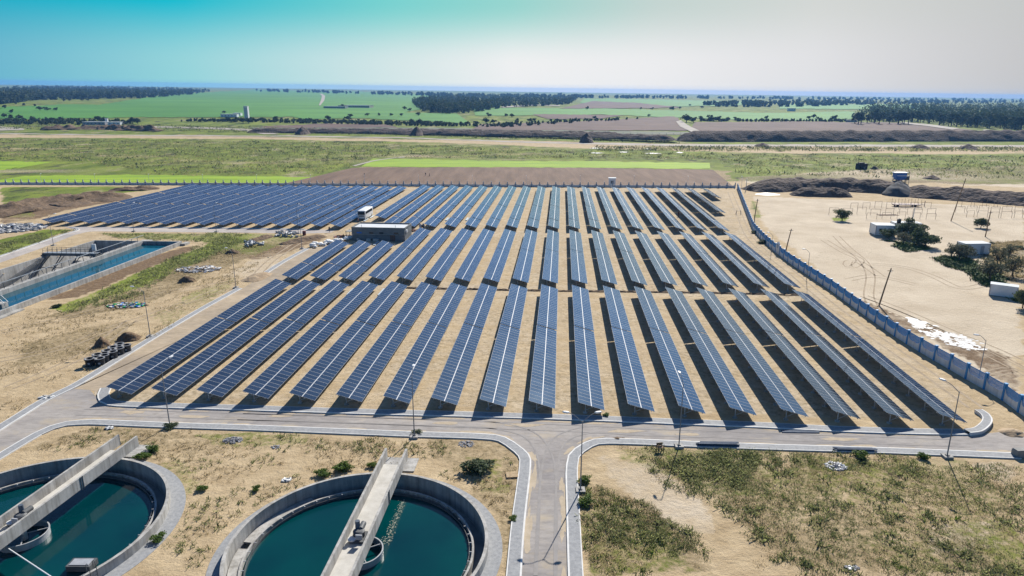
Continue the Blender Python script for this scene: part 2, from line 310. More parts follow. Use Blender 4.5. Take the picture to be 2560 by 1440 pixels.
# ------------------------------------------------------------------ mesh helpers
class MB:
    def __init__(s): s.v, s.f, s.m, s.uv = [], [], [], []
    def face(s, pts, mi=0, uv=None):
        i = len(s.v); s.v += [tuple(p) for p in pts]; s.f.append(tuple(range(i, i + len(pts)))); s.m.append(mi); s.uv.append(uv)
    def box(s, c, d, mi=0, M=None):
        x, y, z = d[0] / 2, d[1] / 2, d[2] / 2
        q = [Vector((c[0] + a * x, c[1] + b * y, c[2] + e * z)) for e in (-1, 1) for a, b in ((-1, -1), (1, -1), (1, 1), (-1, 1))]
        if M is not None: q = [M @ p for p in q]
        i = len(s.v); s.v += [tuple(p) for p in q]
        for fc in ((3, 2, 1, 0), (4, 5, 6, 7), (0, 1, 5, 4), (1, 2, 6, 5), (2, 3, 7, 6), (3, 0, 4, 7)):
            s.f.append(tuple(i + k for k in fc)); s.m.append(mi); s.uv.append(None)
        return s
    def bar(s, a, b, w, h=None, mi=0, up=(0, 0, 1)):
        a, b = Vector(a), Vector(b); d = b - a; ln = d.length; d.normalize()
        u = Vector(up)
        if abs(d.dot(u)) > 0.98: u = Vector((0, 1, 0))
        x = d.cross(u).normalized(); z = x.cross(d)
        M = Matrix((x, d, z)).transposed().to_4x4(); M.translation = (a + b) / 2
        return s.box((0, 0, 0), (w, ln, h or w), mi, M)
    def tube(s, pts, r, n=8, mi=0, cap=True):
        pts = [Vector(p) for p in pts]; R = r if isinstance(r, (list, tuple)) else [r] * len(pts); rings = []
        for k, p in enumerate(pts):
            d = (pts[min(k + 1, len(pts) - 1)] - pts[max(k - 1, 0)]).normalized()
            u = Vector((0, 0, 1)) if abs(d.z) < 0.95 else Vector((0, 1, 0))
            x = d.cross(u).normalized(); y = d.cross(x)
            i = len(s.v); s.v += [tuple(p + (x * math.cos(2 * math.pi * j / n) + y * math.sin(2 * math.pi * j / n)) * R[k]) for j in range(n)]; rings.append(i)
        for a, b in zip(rings, rings[1:]):
            for j in range(n):
                s.f.append((a + j, a + (j + 1) % n, b + (j + 1) % n, b + j)); s.m.append(mi); s.uv.append(None)
        if cap:
            s.f.append(tuple(rings[0] + j for j in range(n))[::-1]); s.m.append(mi); s.uv.append(None)
            s.f.append(tuple(rings[-1] + j for j in range(n))); s.m.append(mi); s.uv.append(None)
        return s
    def lathe(s, prof, n=24, mi=0, c=(0, 0, 0), closed=False, a0=0.0, a1=2 * math.pi):
        full = abs(a1 - a0 - 2 * math.pi) < 1e-6; k = n if full else n + 1; i0 = len(s.v)
        for j in range(k):
            a = a0 + (a1 - a0) * j / n
            s.v += [(c[0] + r * math.cos(a), c[1] + r * math.sin(a), c[2] + z) for r, z in prof]
        m = len(prof)
        for j in range(n):
            j2 = (j + 1) % k
            for t in range(m if closed else m - 1):
                t2 = (t + 1) % m
                s.f.append((i0 + j * m + t, i0 + j2 * m + t, i0 + j2 * m + t2, i0 + j * m + t2)); s.m.append(mi); s.uv.append(None)
        return s
    def prism(s, poly, z0, z1, mi=0, top_mi=None):
        n = len(poly); i = len(s.v)
        s.v += [(p[0], p[1], z0) for p in poly] + [(p[0], p[1], z1) for p in poly]
        for j in range(n):
            k = (j + 1) % n; s.f.append((i + j, i + k, i + n + k, i + n + j)); s.m.append(mi); s.uv.append(None)
        s.f.append(tuple(i + n + j for j in range(n))); s.m.append(mi if top_mi is None else top_mi); s.uv.append(None)
        s.f.append(tuple(i + j for j in range(n))[::-1]); s.m.append(mi); s.uv.append(None)
        return s
    def mesh(s, name, mats, smooth=False):
        me = bpy.data.meshes.new(name); me.from_pydata(s.v, [], s.f)
        for m_ in (mats if isinstance(mats, (list, tuple)) else [mats]): me.materials.append(m_)
        me.polygons.foreach_set('material_index', s.m)
        if any(u is not None for u in s.uv):
            ul = me.uv_layers.new(name='UVMap').data; k = 0
            for fc, u in zip(s.f, s.uv):
                for j in range(len(fc)):
                    if u is not None: ul[k].uv = u[j]
                    k += 1
        if smooth: me.polygons.foreach_set('use_smooth', [True] * len(s.f))
        me.update(); return me
    def build(s, name, mats, parent=None, smooth=False):
        return link(name, s.mesh(name, mats, smooth), parent)
def link(name, me, parent=None):
    o = bpy.data.objects.new(name, me); COL.objects.link(o)
    if parent is not None: o.parent = parent
    return o
def np_mesh(name, V, Q, mats, midx=None, smooth=False):
    me = bpy.data.meshes.new(name); k = Q.shape[1]
    me.vertices.add(len(V)); me.vertices.foreach_set('co', np.ascontiguousarray(V, np.float32).ravel())
    me.loops.add(Q.size); me.loops.foreach_set('vertex_index', np.ascontiguousarray(Q, np.int32).ravel())
    me.polygons.add(len(Q)); me.polygons.foreach_set('loop_start', np.arange(0, Q.size, k, dtype=np.int32)); me.polygons.foreach_set('loop_total', np.full(len(Q), k, np.int32))
    for m_ in (mats if isinstance(mats, (list, tuple)) else [mats]): me.materials.append(m_)
    if midx is not None: me.polygons.foreach_set('material_index', np.asarray(midx, np.int32))
    if smooth: me.polygons.foreach_set('use_smooth', np.ones(len(Q), bool))
    me.update(calc_edges=True); return me
def thing(name, label, cat, loc=(0, 0, 0), rz=0.0, group=None):
    o = bpy.data.objects.new(name, None); COL.objects.link(o); o.location = loc; o.rotation_euler = (0, 0, rz); o.empty_display_size = 0.3
    return tag(o, label, cat, group)
def tag(o, label, cat, group=None):
    o['label'] = label; o['category'] = cat
    if group: o['group'] = group
    return o
def struct(o): o['kind'] = 'structure'; return o
def stuff(o): o['kind'] = 'stuff'; return o
ORD = ['first', 'second', 'third', 'fourth', 'fifth', 'sixth', 'seventh', 'eighth', 'ninth', 'tenth', 'eleventh', 'twelfth', 'thirteenth', 'fourteenth', 'fifteenth', 'sixteenth', 'seventeenth', 'eighteenth', 'nineteenth', 'twentieth']
_T = ['', '', 'twenty', 'thirty', 'forty', 'fifty', 'sixty', 'seventy', 'eighty', 'ninety']
def ordinal(n):
    if n <= 20: return ORD[n - 1]
    if n % 10 == 0: return _T[n // 10][:-1] + 'ieth'
    return _T[n // 10] + '-' + ORD[n % 10 - 1]
def pip(px, py, poly):              # points in polygon
    ins = np.zeros(px.shape, bool); n = len(poly)
    for i in range(n):
        x1, y1 = poly[i]; x2, y2 = poly[i - 1]
        c = ((y1 > py) != (y2 > py)) & (px < (x2 - x1) * (py - y1) / (y2 - y1 + 1e-12) + x1)
        ins ^= c
    return ins
def resample(pts, n):
    pts = [Vector((p[0], p[1], 0)) for p in pts]; d = [0]
    for a, b in zip(pts, pts[1:]): d.append(d[-1] + (b - a).length)
    out = []; k = 0
    for i in range(n):
        s = d[-1] * i / (n - 1)
        while k < len(d) - 2 and d[k + 1] < s: k += 1
        t = (s - d[k]) / max(d[k + 1] - d[k], 1e-9); out.append(pts[k].lerp(pts[k + 1], t))
    return out

# ================================================================== LAND
TANKS = [(-12.9, 49.7, 10.9), (-43.0, 52.0, 11.7)]
BAS_O, BAS_A = Vector((-85.4, 172.0, 0)), 0.066
BU = Vector((-math.cos(BAS_A), math.sin(BAS_A), 0)); BV = Vector((-math.sin(BAS_A), -math.cos(BAS_A), 0))
def bas(u, v, z=0.0): p = BAS_O + BU * u + BV * v; return Vector((p.x, p.y, z))
BAS_HOLE = [bas(10.3, -0.2)[:2], bas(23.0, -0.2)[:2], bas(23.0, 84)[:2], bas(10.3, 84)[:2]]

# ground cover painted by surveyed outlines: (channel, strength, outline) with soft, noisy borders
def W2(pts): return [tuple(P(x, y)[:2]) for x, y in pts]
COVER = [
  # R green, G dry weeds, B dug dark soil, A bleached sand
  ('R', .46, [(1445, 1440), (1440, 1230), (1470, 1180), (1520, 1215), (1600, 1280), (1690, 1330), (1760, 1440)]),
  ('G', .54, [(1450, 1440), (1450, 1190), (1540, 1210), (1640, 1270), (1740, 1350), (1790, 1440)]),
  ('R', .46, [(1530, 1112), (1800, 1128), (1960, 1180), (1960, 1230), (1800, 1240), (1650, 1180), (1560, 1150)]),
  ('G', .52, [(1740, 1200), (1960, 1150), (2250, 1150), (2560, 1230), (2560, 1440), (2000, 1440), (1870, 1330), (1790, 1250)]),
  ('R', .42, [(1960, 1130), (2420, 1150), (2560, 1260), (2560, 1440), (2250, 1440), (2060, 1330), (1860, 1270)]),
  ('A', .62, [(1500, 1130), (1640, 1150), (1760, 1240), (1800, 1330), (1700, 1340), (1600, 1260), (1520, 1180)]),
  ('A', .55, [(2300, 1310), (2480, 1300), (2500, 1370), (2350, 1390)]),
  ('A', .55, [(2430, 1160), (2560, 1150), (2560, 1230), (2440, 1200)]),
  ('G', .46, [(0, 1140), (240, 1065), (640, 1085), (560, 1130), (440, 1200), (300, 1100)]),
  ('G', .50, [(1060, 1095), (1250, 1105), (1295, 1150), (1280, 1440), (1240, 1440), (1230, 1300), (1150, 1200), (1060, 1140)]),
  ('R', .42, [(1130, 1140), (1260, 1150), (1280, 1240), (1190, 1230)]),
  ('R', .46, [(400, 1140), (470, 1150), (500, 1210), (440, 1290), (420, 1220)]),
  ('R', .50, [(470, 1075), (780, 1085), (760, 1125), (540, 1110)]),
  ('G', .42, [(470, 1075), (1000, 1095), (960, 1130), (520, 1120)]),
  # land left of the solar field
  ('R', .66, [(130, 772), (240, 730), (330, 690), (440, 640), (560, 590), (620, 598), (520, 640), (430, 690), (300, 740), (170, 785)]),
  ('G', .58, [(120, 790), (330, 720), (560, 600), (640, 640), (520, 690), (350, 770), (180, 800)]),
  ('B', .72, [(110, 752), (250, 694), (380, 640), (440, 620), (500, 612), (440, 645), (330, 690), (200, 742)]),
  ('R', .44, [(380, 790), (480, 730), (600, 690), (590, 720), (500, 780), (420, 830)]),
  ('G', .50, [(60, 860), (200, 820), (330, 800), (320, 850), (150, 900), (40, 920)]),
  ('R', .58, [(250, 582), (640, 584), (560, 612), (470, 600), (300, 595)]),
  ('R', .50, [(500, 580), (760, 588), (640, 640), (560, 630)]),
  ('B', .60, [(540, 640), (640, 610), (790, 586), (820, 592), (740, 625), (650, 650)]),
  ('A', .50, [(560, 690), (640, 640), (740, 600), (700, 660), (640, 700)]),
  ('R', .74, [(0, 600), (120, 572), (190, 574), (120, 600), (0, 645)]),
  ('R', .76, [(0, 468), (300, 466), (380, 476), (240, 490), (0, 515)]),
  ('B', .66, [(0, 505), (120, 492), (300, 485), (330, 497), (150, 530), (90, 550), (0, 560)]),
  ('R', .45, [(0, 520), (90, 515), (90, 545), (0, 545)]),
  # sandy yard right of the wall
  ('A', .86, [(1880, 490), (2560, 520), (2560, 1030), (2440, 930), (2120, 740), (1990, 640), (1900, 560)]),
  ('R', .58, [(1868, 500), (1890, 505), (1900, 545), (1880, 545)]),
  ('R', .90, [(2350, 640), (2400, 640), (2560, 725), (2560, 760), (2430, 690), (2360, 655)]),
  ('G', .56, [(2430, 610), (2560, 600), (2560, 720), (2450, 670)]),
  ('R', .70, [(2210, 598), (2300, 615), (2340, 622), (2270, 630)]),
  ('R', .8, [(2082, 543), (2128, 543), (2125, 553), (2085, 553)]),
  ('B', .62, [(2130, 740), (2240, 785), (2420, 850), (2560, 900), (2560, 990), (2400, 890), (2200, 800)]),
  ('A', 1.3, [(2275, 800), (2320, 810), (2470, 868), (2440, 878), (2360, 855), (2300, 830)]),
  # the strip between the tables and the wall and the sandy lanes between the rows
  ('A', .40, [(1790, 475), (1840, 475), (1900, 610), (2100, 760), (2440, 1000), (2400, 1020), (2000, 720), (1830, 560)]),
  ('A', .44, [(300, 1000), (720, 690), (880, 600), (1000, 470), (1800, 470), (2010, 720), (2440, 1050), (1300, 1030)]),
  ('G', .36, [(300, 1000), (720, 690), (880, 600), (1000, 470), (1800, 470), (2010, 720), (2440, 1050), (1300, 1030)]),
]
# meadow and rough land beyond the wall
COVER_FAR = [
  ('R', .70, [(-900, 458), (-900, 352), (0, 344), (900, 350), (1500, 372), (2000, 384), (3400, 384), (3400, 402), (2200, 420), (1900, 440), (1840, 452), (1800, 425), (900, 416), (760, 452), (0, 455)]),
  ('G', .55, [(-900, 458), (-900, 352), (0, 344), (900, 350), (1500, 372), (2000, 384), (3400, 400), (3400, 470), (1900, 452), (760, 455)]),
  ('A', .80, [(0, 442), (0, 420), (160, 410), (340, 420), (360, 430), (200, 438), (60, 444)]),
  ('A', .80, [(1850, 440), (2100, 405), (2560, 396), (3400, 400), (3400, 480), (2560, 468), (2200, 450), (1900, 460)]),
  ('R', .42, [(1850, 440), (2100, 405), (2560, 396), (3400, 400), (3400, 470), (2560, 462), (2200, 445), (1900, 455)]),
  ('A', .40, [(1480, 362), (3400, 360), (3400, 374), (2000, 376), (1500, 374)]),
  ('A', .56, [(0, 428), (1000, 380), (1700, 395), (1500, 400), (900, 410)]),
  ('B', .45, [(-900, 340), (0, 312), (420, 318), (700, 326), (1500, 345), (1700, 350), (1700, 362), (900, 346), (0, 338)]),
  ('G', .9, [(-900, 312), (0, 302), (600, 316), (1700, 335), (3400, 330), (3400, 336), (1700, 346), (600, 326), (0, 318)]),
  ('R', 1.0, [(-900, 345), (0, 303), (600, 316), (1700, 335), (3400, 330), (3400, 366), (1700, 360), (1300, 350), (600, 340), (0, 336)]),
  # far plain: greens and woods tones
  ('R', 1.0, [(-3000, 215), (-900, 300), (0, 303), (1700, 335), (3400, 330), (6000, 250), (6000, 200), (-3000, 190)]),
]
FOLLOW = {'R': 0, 'G': 1, 'B': 2, 'A': 3}
def build_ground():
    ys = list(np.arange(-30, 40, 5.0)) + list(np.arange(40, 135, 0.5)); y = 135.0; d = 0.8
    while y < 9150: ys.append(y); y += d; d = max(d, y * 0.0062)
    ys = np.array(ys); us = np.linspace(-1.32, 1.32, 540)
    Y, U = np.meshgrid(ys, us, indexing='ij'); X = U * (Y + 80)
    Z = hgt(X, Y)
    V = np.stack([X, Y, Z], -1).reshape(-1, 3); r, c = Y.shape
    idx = np.arange(r * c).reshape(r, c)
    Q = np.stack([idx[:-1, :-1], idx[:-1, 1:], idx[1:, 1:], idx[1:, :-1]], -1).reshape(-1, 4)
    C = V[Q].mean(1); keep = np.ones(len(Q), bool)
    for tx, ty, tr in TANKS: keep &= np.hypot(C[:, 0] - tx, C[:, 1] - ty) > tr + 0.45
    keep &= ~pip(C[:, 0], C[:, 1], BAS_HOLE)
    Q = Q[keep]
    me = np_mesh('ground', V, Q, GROUND, smooth=True)
    x, yv = V[:, 0], V[:, 1]
    cov = np.zeros((len(V), 4), np.float32)
    wob = np.clip(yv / 60, 0.8, 14)
    jx = (fbm(x / 6, yv / 6, 3) - .5) * 5 + (fbm(x / 60, yv / 60, 5) - .5) * wob * 2; jy = (fbm(x / 6, yv / 6, 11) - .5) * 5 + (fbm(x / 60, yv / 60, 13) - .5) * wob * 2
    far = yv > 288
    patch = fbm(x / 9, yv / 7, 21, 5)
    for ch, s, pl in COVER:
        w = W2(pl); ins = pip(x + jx * .8, yv + jy * .8, w) * 0.5 + pip(x + jx * .2, yv + jy * .2, w) * 0.5
        k = FOLLOW[ch]; cov[:, k] = np.maximum(cov[:, k], s * ins * (0.72 + 0.56 * patch))
    patch2 = fbm(x / 60, yv / 22, 31, 6)
    for ch, s, pl in COVER_FAR:
        w = [tuple(T(a, b)[:2]) for a, b in pl]; ins = pip(x + jx * 2 * far, yv + jy * 2 * far, w) & far
        k = FOLLOW[ch]; cov[:, k] = np.maximum(cov[:, k], s * ins * ((0.42 + 1.16 * patch2) if s < 1 else (0.75 + .5 * patch2)))
    # stray tufts everywhere on the sand near the camera
    cov[:, 1] = np.maximum(cov[:, 1], (yv < 290) * np.clip(fbm(x / 4, yv / 4, 41) - .45, 0, 1) * 1.0)
    fr_ = yv > 1500; cov[fr_] = (1, 0, 0, 0)
    at = me.color_attributes.new('cover', 'FLOAT_COLOR', 'POINT'); at.data.foreach_set('color', np.clip(cov, 0, 1).ravel())
    return struct(link('ground', me))
build_ground()

# ---------------------------------------------------------------- sheets that follow the land
def sheet(name, top, bottom, m, lift=0.12, nx=24, ny=6, flat=False, rag=0.0):
    if rag: nx *= 4
    a, b = resample(top, nx), resample(bottom, nx); V = []
    for k, q in enumerate(a): q.y += (float(fbm(k * .35, q.y, 3)) - .5) * rag * 2
    for k, q in enumerate(b): q.y += (float(fbm(k * .35, q.y, 5)) - .5) * rag * 2
    for e in (0, -1): a[e].x += rag; b[e].x -= rag
    for j in range(ny):
        t = j / (ny - 1)
        for i in range(nx):
            q = b[i].lerp(a[i], t); w = P(q.x, q.y) if flat else T(q.x, q.y); V.append((w.x, w.y, w.z + lift))
    idx = np.arange(nx * ny).reshape(ny, nx)
    Q = np.stack([idx[:-1, :-1], idx[:-1, 1:], idx[1:, 1:], idx[1:, :-1]], -1).reshape(-1, 4)
    return struct(link(name, np_mesh(name, np.array(V), Q, m)))
CROP = mat('bright_crop', (0.16, 0.27, 0.004), (0.27, 0.39, 0.010), 0.16, 0.9, stretch=(0.12, 1, 1))
CROPF = mat('wheat_green', (0.040, 0.165, 0.008), (0.075, 0.235, 0.016), 0.012, 0.9, stretch=(0.4, 1, 1))
PLOUGH = mat('ploughed_earth', (0.115, 0.068, 0.043), (0.190, 0.120, 0.080), 0.22, 0.95, 0.5, 1.4, stretch=(1.0, 0.12, 1), bdist=0.2)
PLOUGHF = mat('far_ploughed_earth', (0.090, 0.050, 0.036), (0.140, 0.085, 0.062), 0.02, 0.95)
SCRUB = mat('grey_scrubland', (0.10, 0.115, 0.075), (0.165, 0.165, 0.115), 0.05, 0.95, stretch=(0.3, 1, 1))
sheet('ploughed_field', [(880, 419), (1200, 419), (1500, 420), (1780, 424)], [(700, 463), (1100, 466), (1500, 468), (1836, 466)], PLOUGH, 0.085, rag=2.2)
sheet('crop_field', [(930, 397), (1200, 401), (1500, 404), (1772, 408)], [(905, 417), (1200, 418), (1500, 420), (1778, 422)], CROP, 0.08, rag=2.2)
sheet('crop_field', [(60, 440), (300, 437), (560, 440), (790, 443)], [(-60, 460), (250, 461), (520, 461), (760, 460)], CROP, 0.05, rag=2.2)
sheet('crop_field', [(-200, 402), (0, 403), (130, 405)], [(-260, 430), (0, 426), (60, 418)], CROP, 0.05, rag=2.2)
# far fields
sheet('wheat_field', [(250, 262), (420, 236), (640, 224), (900, 229), (1100, 238)], [(40, 299), (330, 294), (700, 293), (1000, 284), (1110, 262)], CROPF, 0.5, 30, 14, rag=1.6)
sheet('wheat_field', [(0, 268), (180, 261), (250, 262)], [(-150, 302), (0, 298), (160, 292)], CROPF, 0.5, 12, 8, rag=1.6)
sheet('wheat_field', [(1180, 270), (1500, 271), (1900, 283), (2135, 279)], [(1190, 290), (1500, 287), (1850, 301), (2130, 303)], CROPF, 0.5, 26, 8, rag=1.6)
sheet('wheat_field', [(690, 285), (900, 279), (1140, 285)], [(760, 298), (900, 296), (1180, 310)], CROPF, 0.5, 16, 6, rag=1.6)
sheet('wheat_field', [(1460, 246), (1700, 250), (1900, 256)], [(1450, 258), (1650, 266), (1830, 266)], CROPF, 0.8, 16, 6, rag=1.6)
sheet('wheat_field', [(1950, 262), (2200, 261), (2300, 262)], [(1950, 272), (2200, 274), (2300, 276)], CROPF, 0.8, 16, 6, rag=1.6)
sheet('ploughed_field', [(1480, 253), (1580, 257), (1700, 268)], [(1400, 272), (1560, 272), (1690, 270)], PLOUGHF, 0.9, 14, 5, rag=1.6)
sheet('ploughed_field', [(1330, 286), (1450, 287), (1560, 289)], [(1370, 298), (1450, 298), (1500, 298)], PLOUGHF, 0.6, 14, 5, rag=1.6)
sheet('ploughed_field', [(1200, 311), (1450, 304), (1690, 291)], [(1180, 325), (1450, 327), (1718, 327)], PLOUGHF, 0.5, 20, 6, rag=1.6)
sheet('ploughed_field', [(1735, 306), (2000, 305), (2240, 307)], [(1725, 330), (2000, 331), (2440, 327)], PLOUGHF, 0.5, 22, 6, rag=1.6)
sheet('ploughed_field', [(650, 317), (800, 310), (960, 311)], [(660, 321), (800, 320), (1000, 320)], PLOUGHF, 0.4, 14, 4, rag=1.6)
sheet('scrub_strip', [(620, 319), (1100, 320), (1500, 328), (1740, 331)], [(640, 324), (1100, 329), (1500, 336), (1745, 338)], SCRUB, 0.35, 20, 4)
sheet('scrub_strip', [(1745, 331), (1950, 331), (2150, 330)], [(1740, 338), (1950, 340), (2150, 338)], SCRUB, 0.4, 16, 4)
# tracks and roads far off
sheet('dirt_track', [(799, 235), (805, 240), (803, 250), (797, 265)], [(805, 235), (813, 240), (811, 252), (801, 265)], TRACK, 1.2, 12, 2)
sheet('dirt_track', [(1690, 305), (1700, 318), (1725, 330), (1745, 338)], [(1702, 302), (1722, 316), (1752, 330), (1768, 338)], TRACK, 0.8, 12, 2)
sheet('dirt_track', [(2250, 306), (2330, 313), (2400, 323)], [(2255, 310), (2320, 317), (2380, 326)], TRACK, 0.9, 10, 2)
sheet('dirt_track', [(2460, 326), (2445, 334), (2430, 341)], [(2474, 326), (2468, 334), (2462, 341)], TRACK, 0.9, 8, 2)
sheet('canal_road', [(-600, 325), (0, 333), (400, 338), (700, 339.5), (1000, 343), (1300, 354), (1700, 361), (2560, 363), (3200, 366)], [(-600, 327), (0, 335), (400, 340), (700, 341.5), (1000, 345.2), (1300, 356.5), (1700, 366), (2560, 368), (3200, 372)], TRACK, 0.10, 60, 3, rag=1.3)
sheet('dirt_track', [(320, 315), (500, 318), (620, 322), (700, 336)], [(330, 318), (500, 322), (600, 326), (660, 336)], TRACK, 0.25, 20, 3)
sheet('dirt_track', [(-100, 314), (0, 316), (62, 322)], [(-100, 325), (0, 327), (60, 325)], TRACK, 0.25, 10, 3)
sheet('dirt_track', [(880, 415), (930, 402), (980, 395), (1010, 392)], [(888, 416), (936, 403), (984, 396), (1012, 394)], TRACK, 0.16, 12, 2)
sheet('dirt_track', [(1250, 268), (1330, 262), (1400, 264)], [(1260, 270), (1340, 264), (1400, 266)], TRACK, 0.9, 10, 2)
PUDDLE = mat('salt_pan_white', (0.46, 0.45, 0.44), (0.62, 0.615, 0.61), 0.3, 0.6)
for a, b, w, h in ((1490, 371, 22, 2), (1490, 383, 26, 2.2), (1560, 381, 18, 2), (1632, 384, 28, 2.5), (1700, 382, 12, 2.5), (1620, 373, 16, 2)):
    sheet('salt_puddle', [(a - w * .8, b), (a - w * .2, b - h * .7), (a + w * .5, b - h * .3), (a + w * .8, b)], [(a - w * .8, b), (a, b + h * .5), (a + w * .4, b + h * .3), (a + w * .8, b)], PUDDLE, 0.16, 12, 3, rag=.5)
spill = [(2258, 793), (2300, 800), (2360, 824), (2440, 850), (2480, 874), (2425, 876), (2360, 858), (2300, 830)]
sw = [P(*q) for q in spill]; cs_ = MB(); rs_ = random.Random(3); kx = 0
while kx < 900:
    x_, y_ = rs_.uniform(min(q.x for q in sw), max(q.x for q in sw)), rs_.uniform(min(q.y for q in sw), max(q.y for q in sw))
    x2, y2 = x_ + (float(vnoise(x_, y_, 5)) - .5) * 1.6, y_ + (float(vnoise(x_, y_, 6)) - .5) * 1.6
    if not pip(np.array([x2]), np.array([y2]), [(q.x, q.y) for q in sw])[0] or float(vnoise(x_ * .8, y_ * .5, 9)) + rs_.uniform(-.25, .25) < .38: kx += 0 if rs_.random() < .5 else 1; continue
    kx += 1; r_ = rs_.uniform(.1, .42); n_ = 7
    cs_.face([(x_ + r_ * math.cos(6.283 * j / n_) * rs_.uniform(.5, 1.5), y_ + r_ * math.sin(6.283 * j / n_) * rs_.uniform(.5, 1.3), .012 + kx * 2e-5) for j in range(n_)])
o = stuff(cs_.build('cement_spill', PUDDLE)); o['label'] = 'white cement spill on the brown sand outside the right wall'
sheet('salt_puddle', [(1887, 485), (1915, 481), (1950, 486)], [(1887, 486), (1915, 489), (1950, 488)], PUDDLE, 0.03, 9, 3, True)

# ================================================================== ROADS AND PAVEMENTS
def offset_line(pts, d):
    out = []
    for i, p in enumerate(pts):
        a = pts[max(i - 1, 0)]; b = pts[min(i + 1, len(pts) - 1)]; t = (b - a); t.z = 0; t.normalize()
        out.append(Vector((p.x - t.y * d, p.y + t.x * d, p.z)))
    return out
def smooth_line(pts, step=1.2):
    pts = [Vector(p) for p in pts]; out = []
    for i in range(len(pts) - 1):
        p0, p1, p2, p3 = pts[max(i - 1, 0)], pts[i], pts[i + 1], pts[min(i + 2, len(pts) - 1)]
        n = max(1, min(12, int((p2 - p1).length / step)))
        for k in range(n):
            t = k / n
            m1 = (p2 - p0) * 0.5; m2 = (p3 - p1) * 0.5; L_ = (p2 - p1).length
            m1 = m1 * min(1, L_ / max(m1.length, 1e-6)); m2 = m2 * min(1, L_ / max(m2.length, 1e-6))
            h = (2 * t ** 3 - 3 * t * t + 1, t ** 3 - 2 * t * t + t, -2 * t ** 3 + 3 * t * t, t ** 3 - t * t)
            out.append(p1 * h[0] + m1 * h[1] + p2 * h[2] + m2 * h[3])
    out.append(pts[-1]); return out
def ribbon(mb, a, b, za, zb, mi=0):
    i = len(mb.v); n = len(a); mb.v += [(p.x, p.y, za) for p in a] + [(p.x, p.y, zb) for p in b]
    for k in range(n - 1):
        mb.f.append((i + k, i + k + 1, i + n + k + 1, i + n + k)); mb.m.append(mi); mb.uv.append(None)
def pavement(line, side, width=1.25, h=0.14, ends=True):
    """road-side line; side=+1 builds to the left of its direction. kerb, paver bed and back edging"""
    l0 = line; s = side; k = 0.16
    l1 = offset_line(l0, s * k); l2 = offset_line(l0, s * (width - 0.1)); l3 = offset_line(l0, s * width)
    o = MB(); ribbon(o, l1, l2, h - 0.012, h - 0.012)
    pv = struct(o.build('pavement', PAVER))
    def rail(name, p, q, hh):
        m = MB(); ribbon(m, p, p, -0.05, hh); ribbon(m, p, q, hh, hh); ribbon(m, q, q, hh, -0.05)
        for e in (0, -1): m.face([(p[e].x, p[e].y, -.05), (q[e].x, q[e].y, -.05), (q[e].x, q[e].y, hh), (p[e].x, p[e].y, hh)])
        m.build(name, KERB, pv)
    rail('kerb', l0, l1, h); rail('edging', l2, l3, h)
    return pv
def PL(pts, z=0.14): return [P(x, y, z) for x, y in pts]
k_far = smooth_line(PL([(250, 970), (243, 985), (248, 1003), (268, 1012), (290, 1014.7), (418, 1019), (587, 1024), (898, 1034), (1200, 1042), (1453, 1050), (1700, 1060), (1900, 1068), (2094, 1078), (2317, 1085), (2422, 1086)]))
pavement(k_far, 1, 1.35)
k_nl = smooth_line(PL([(-160, 1240), (-60, 1167), (0, 1130), (44, 1104), (83, 1082), (125, 1063.6), (167, 1052.5), (236, 1048), (417, 1055), (639, 1062), (890, 1072), (1040, 1078), (1180, 1082), (1240, 1086), (1264, 1092), (1286, 1104), (1310, 1122), (1322, 1134), (1328, 1147), (1326.5, 1183), (1313, 1305), (1304, 1440), (1296, 1600)]))
pavement(k_nl, -1, 1.25)
k_nr = smooth_line(PL([(1427, 1600), (1420, 1440), (1415.7, 1275), (1413.5, 1183), (1414.8, 1162), (1420, 1137.5), (1435.5, 1120.7), (1460, 1105.4), (1484, 1097), (1515, 1094.7), (1607, 1097), (1698, 1101), (1900, 1108.5), (2199, 1117.6), (2536, 1131)]))
pavement(k_nr, -1, 1.25)
k_left = smooth_line(PL([(-160, 1180), (0, 1076), (57, 1040), (122, 1000), (208, 957), (376, 853), (458, 804), (519, 768), (606, 720)]))
pavement(k_left, 1, 1.25)
k_left2 = smooth_line(PL([(664, 686), (716, 653), (774, 621)]))
pavement(k_left2, 1, 1.25)
# loose curved kerb at the end of the solar pavement
k_end = smooth_line(PL([(2426, 1086), (2455, 1082), (2476, 1066), (2481, 1052), (2472, 1038), (2455, 1027)], 0.2), 0.5)
pavement(k_end, 1, 1.0, 0.42)

def poly_sheet(name, pts, m, z):
    bm = bmesh.new(); f = bm.faces.new([bm.verts.new((p[0], p[1], z)) for p in pts]); bmesh.ops.triangulate(bm, faces=[f])
    bmesh.ops.recalc_face_normals(bm, faces=bm.faces[:])
    for q in bm.faces:
        if q.normal.z < 0: q.normal_flip()
    me = bpy.data.meshes.new(name); bm.to_mesh(me); bm.free(); me.materials.append(m)
    return struct(link(name, me))
# the road through the plant, between the kerb lines
main = [Vector((p.x, p.y, 0)) for p in k_far[2:]] + [P(2500, 1080), P(2640, 1080), P(2640, 1140)] + [Vector((p.x, p.y, 0)) for p in k_nr[::-1]] + [Vector((p.x, p.y, 0)) for p in k_nl[::-1]] + [P(-160, 1240)] + [P(-160, 1180)] + [P(0, 1077), P(57, 1041), P(122, 1001), P(180, 972), P(225, 975)]
poly_sheet('road', main, ASPHALT, 0.006)
poly_sheet('sandy_road', [P(*q) for q in ((122, 1001), (208, 958), (376, 854), (458, 805), (519, 769), (606, 721), (664, 687), (716, 654), (774, 622), (840, 606), (870, 604), (800, 650), (715, 703), (560, 800), (420, 890), (262, 985), (225, 975), (180, 972))], DUSTROAD, 0.010)
PALE = road_material('pale_asphalt', (0.40, 0.36, 0.335), (0.47, 0.43, 0.40), (0.46, 0.38, 0.28), 0.58)
